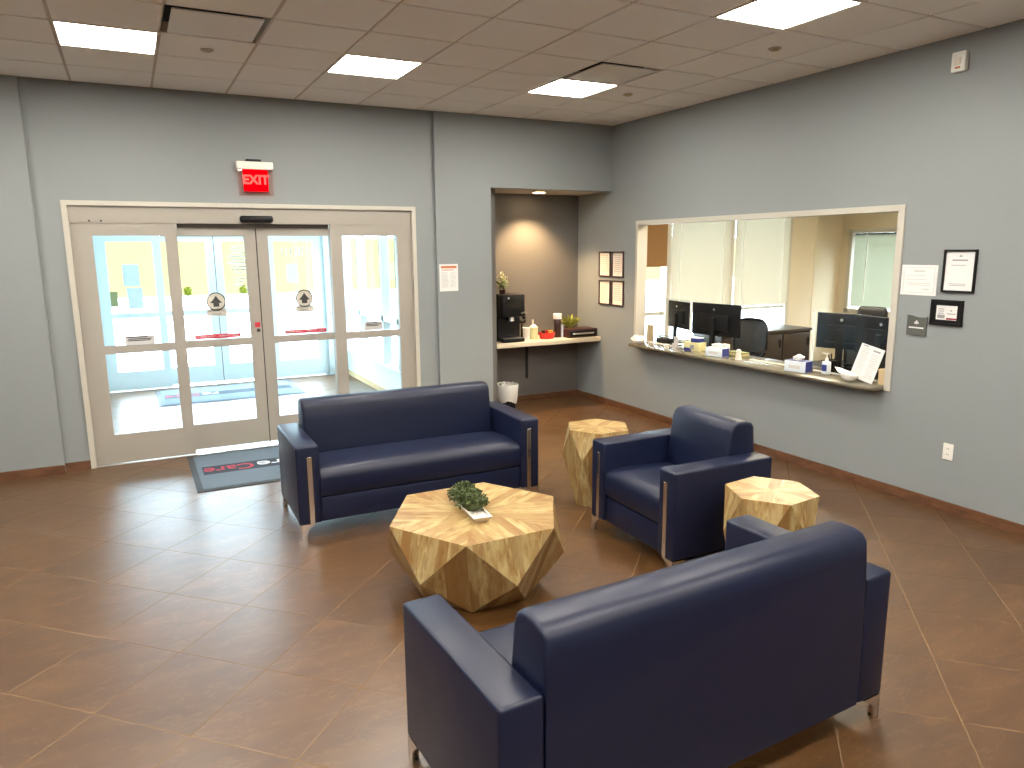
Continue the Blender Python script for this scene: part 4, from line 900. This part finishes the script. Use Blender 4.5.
bm = bmesh.new(); bx(bm, -.026, .026, -.034, .034, 0, .115, .014, 3); obj('bottle', bm, M['palebox'], t, True)
bm = bmesh.new(); cyl(bm, (0, 0, .128), .016, .028, .012); cyl(bm, (0, 0, .155), .005, .04); obj('pump', bm, M['white'], t, True)
bm = bmesh.new(); bx(bm, -.012, .012, -.012, .045, .172, .184, .004, 2); obj('nozzle', bm, M['white'], t, True)
bm = bmesh.new(); bx(bm, -.0275, -.026, -.024, .024, .03, .085); obj('label_print', bm, M['blue'], t)
t = thing('pen_cup', 'black pen cup left of the sanitizer bottle', 'pen cup', (5.37, 4.30, ZL))
bm = bmesh.new(); bx(bm, -.04, .04, -.04, .04, 0, .10, .004, 1); obj('cup', bm, M['black'], t, True)
for k, (u, v) in enumerate(((-.015, .01), (.012, -.012), (.016, .018))):
    q = thing('pen', 'black pen standing in the pen cup', 'pen', (5.37+u, 4.30+v, ZL+.095), 0, 'pens in the pen cup'); bm = bmesh.new(); tube(bm, [(0, 0, 0), (u*.8, v*.8, .06)], .005, 8); obj('barrel', bm, M['dink'], q)
t = thing('desk_phone', 'black desk phone behind the screen at the right', 'telephone', (5.42, 4.10, ZL), RZ)
box('base', M['black'], t, -.10, .10, -.03, .02, 0, .06, bev=.006); box('handset', M['black'], t, -.10, -.05, -.035, .025, .06, .09, bev=.01)
t = thing('tissue_bowl', 'white curled tissue bowl in front of the propped sheet', 'bowl', (5.095, 3.905, ZL), RZ)
bm = bmesh.new(); rr = bmesh.ops.create_uvsphere(bm, u_segments=24, v_segments=12, radius=0.075)
bmesh.ops.delete(bm, geom=[v for v in bm.verts if v.co.z > 0.012], context='VERTS')
for v in bm.verts: v.co = Vector((v.co.x*1.0, v.co.y*.7, (v.co.z+.075)*.75+.002))
obj('bowl', bm, M['tissue'], t, True, 60)
bm = bmesh.new(); q = [(-.135, -.01, .105), (-.085, -.03, .070), (-.02, -.02, .055), (.04, .0, .060), (.03, .03, .075), (-.05, .03, .085), (-.10, .015, .10)]
c_ = bm.verts.new((-.03, 0, .045)); f = [bm.verts.new(p) for p in q]
for k in range(len(q)): bm.faces.new((f[k], f[(k+1) % len(q)], c_))
obj('tissue', bm, M['tissue'], t)
t = thing('sign_holder', 'printed sheet propped in a tilted stand at the right end of the ledge', 'sign holder', (5.165, 3.86, ZL), RZ+math.radians(-6))
def tilt(bm, a=math.radians(-14), lean=math.radians(9)):
    R_ = Matrix.Rotation(lean, 3, 'Y') @ Matrix.Rotation(a, 3, 'X')
    for v in bm.verts: v.co = R_ @ v.co
    return bm
bm = bmesh.new(); bx(bm, -.115, .115, -.002, .002, .016, .300); obj('sheet', tilt(bm), M['paper'], t)
bm = bmesh.new(); rows(bm, -.095, -.01, [.272-.017*k for k in range(14)], .006, -.0022, 31); rows(bm, .012, .10, [.24-.017*k for k in range(12)], .006, -.0022, 32); obj('lettering', tilt(bm), M['lightink'], t)
bm = bmesh.new(); bx(bm, .015, .085, -.003, -.0022, .262, .275); bx(bm, -.095, -.04, -.003, -.0022, .284, .292); obj('heading', tilt(bm), M['ink'], t)
bm = bmesh.new(); bx(bm, -.115, .115, -.02, .06, 0, .006); prism(bm, [(0.006, .006), (.05, .006), (.048, .16)], -.03, .03, 'X'); obj('stand', bm, M['acrylic'], t)
t = thing('small_box', 'tan card box beside the propped sheet at the window corner', 'box', (5.24, 3.692, ZL), RZ)
box('body', M['tan'], t, -.028, .028, -.045, .045, 0, .12, bev=.002); box('lid', M['tan'], t, -.030, .030, -.047, .047, .10, .122)
t = thing('crumpled_tissue', 'crumpled white tissue at the far left end of the ledge', 'tissue', (5.12, 6.72, ZL), 0)
rnd = random.Random(12); bm = bmesh.new(); ball(bm, (0, 0, .045), .07, (.8, 1.5, .62), 14, 9)
for v in bm.verts: v.co *= 1+rnd.uniform(-.18, .18); v.co.z = max(.001, v.co.z)
obj('sheet', bm, M['tissue'], t)
t = thing('letter_tray', 'black wire tray at the left end of the ledge', 'tray', (5.37, 6.50, ZL), RZ)
bm = bmesh.new(); bx(bm, -.17, .17, -.055, .055, 0, .008); 
for z in (.03, .055, .08): ring_tube = [(-.17, -.05, z), (.17, -.05, z), (.17, .05, z), (-.17, .05, z), (-.17, -.05, z)]; tube(bm, ring_tube, .005, 6)
for k in range(9): tube(bm, [(-.17+.0425*k, -.05, 0), (-.17+.0425*k, -.05, .08)], .004, 6)
obj('rack', bm, M['black'], t)
bm = bmesh.new(); bx(bm, -.15, .02, -.05, .05, .009, .06); obj('contents', bm, M['mblack'], t)
t = thing('photo_stand', 'brown photo stand at the far left end of the ledge', 'photo stand', (5.34, 6.79, ZL), RZ+.2)
box('board', M['tan'], t, -.05, .05, -.006, .006, 0, .20, bev=.002); box('foot', M['tan'], t, -.045, .045, -.02, .03, 0, .008)
t = thing('white_cup', 'small white cup on the front of the ledge near its left end', 'cup', (5.12, 6.225, ZL))
bm = bmesh.new(); cyl(bm, (0, 0, .022), .026, .044, .032); obj('body', bm, M['white'], t, True); bm = bmesh.new(); cyl(bm, (0, 0, .045), .034, .005); obj('rim', bm, M['white'], t, True)
t = thing('brochure_stand', 'narrow clear stand on the ledge left of the yellow carton', 'holder', (5.20, 6.16, ZL), RZ)
box('back', M['lightink'], t, -.035, .035, -.002, .002, 0, .13); box('foot', M['lightink'], t, -.035, .035, -.04, .03, 0, .005); box('pocket', M['lightink'], t, -.035, .035, -.025, -.022, 0.005, .06)
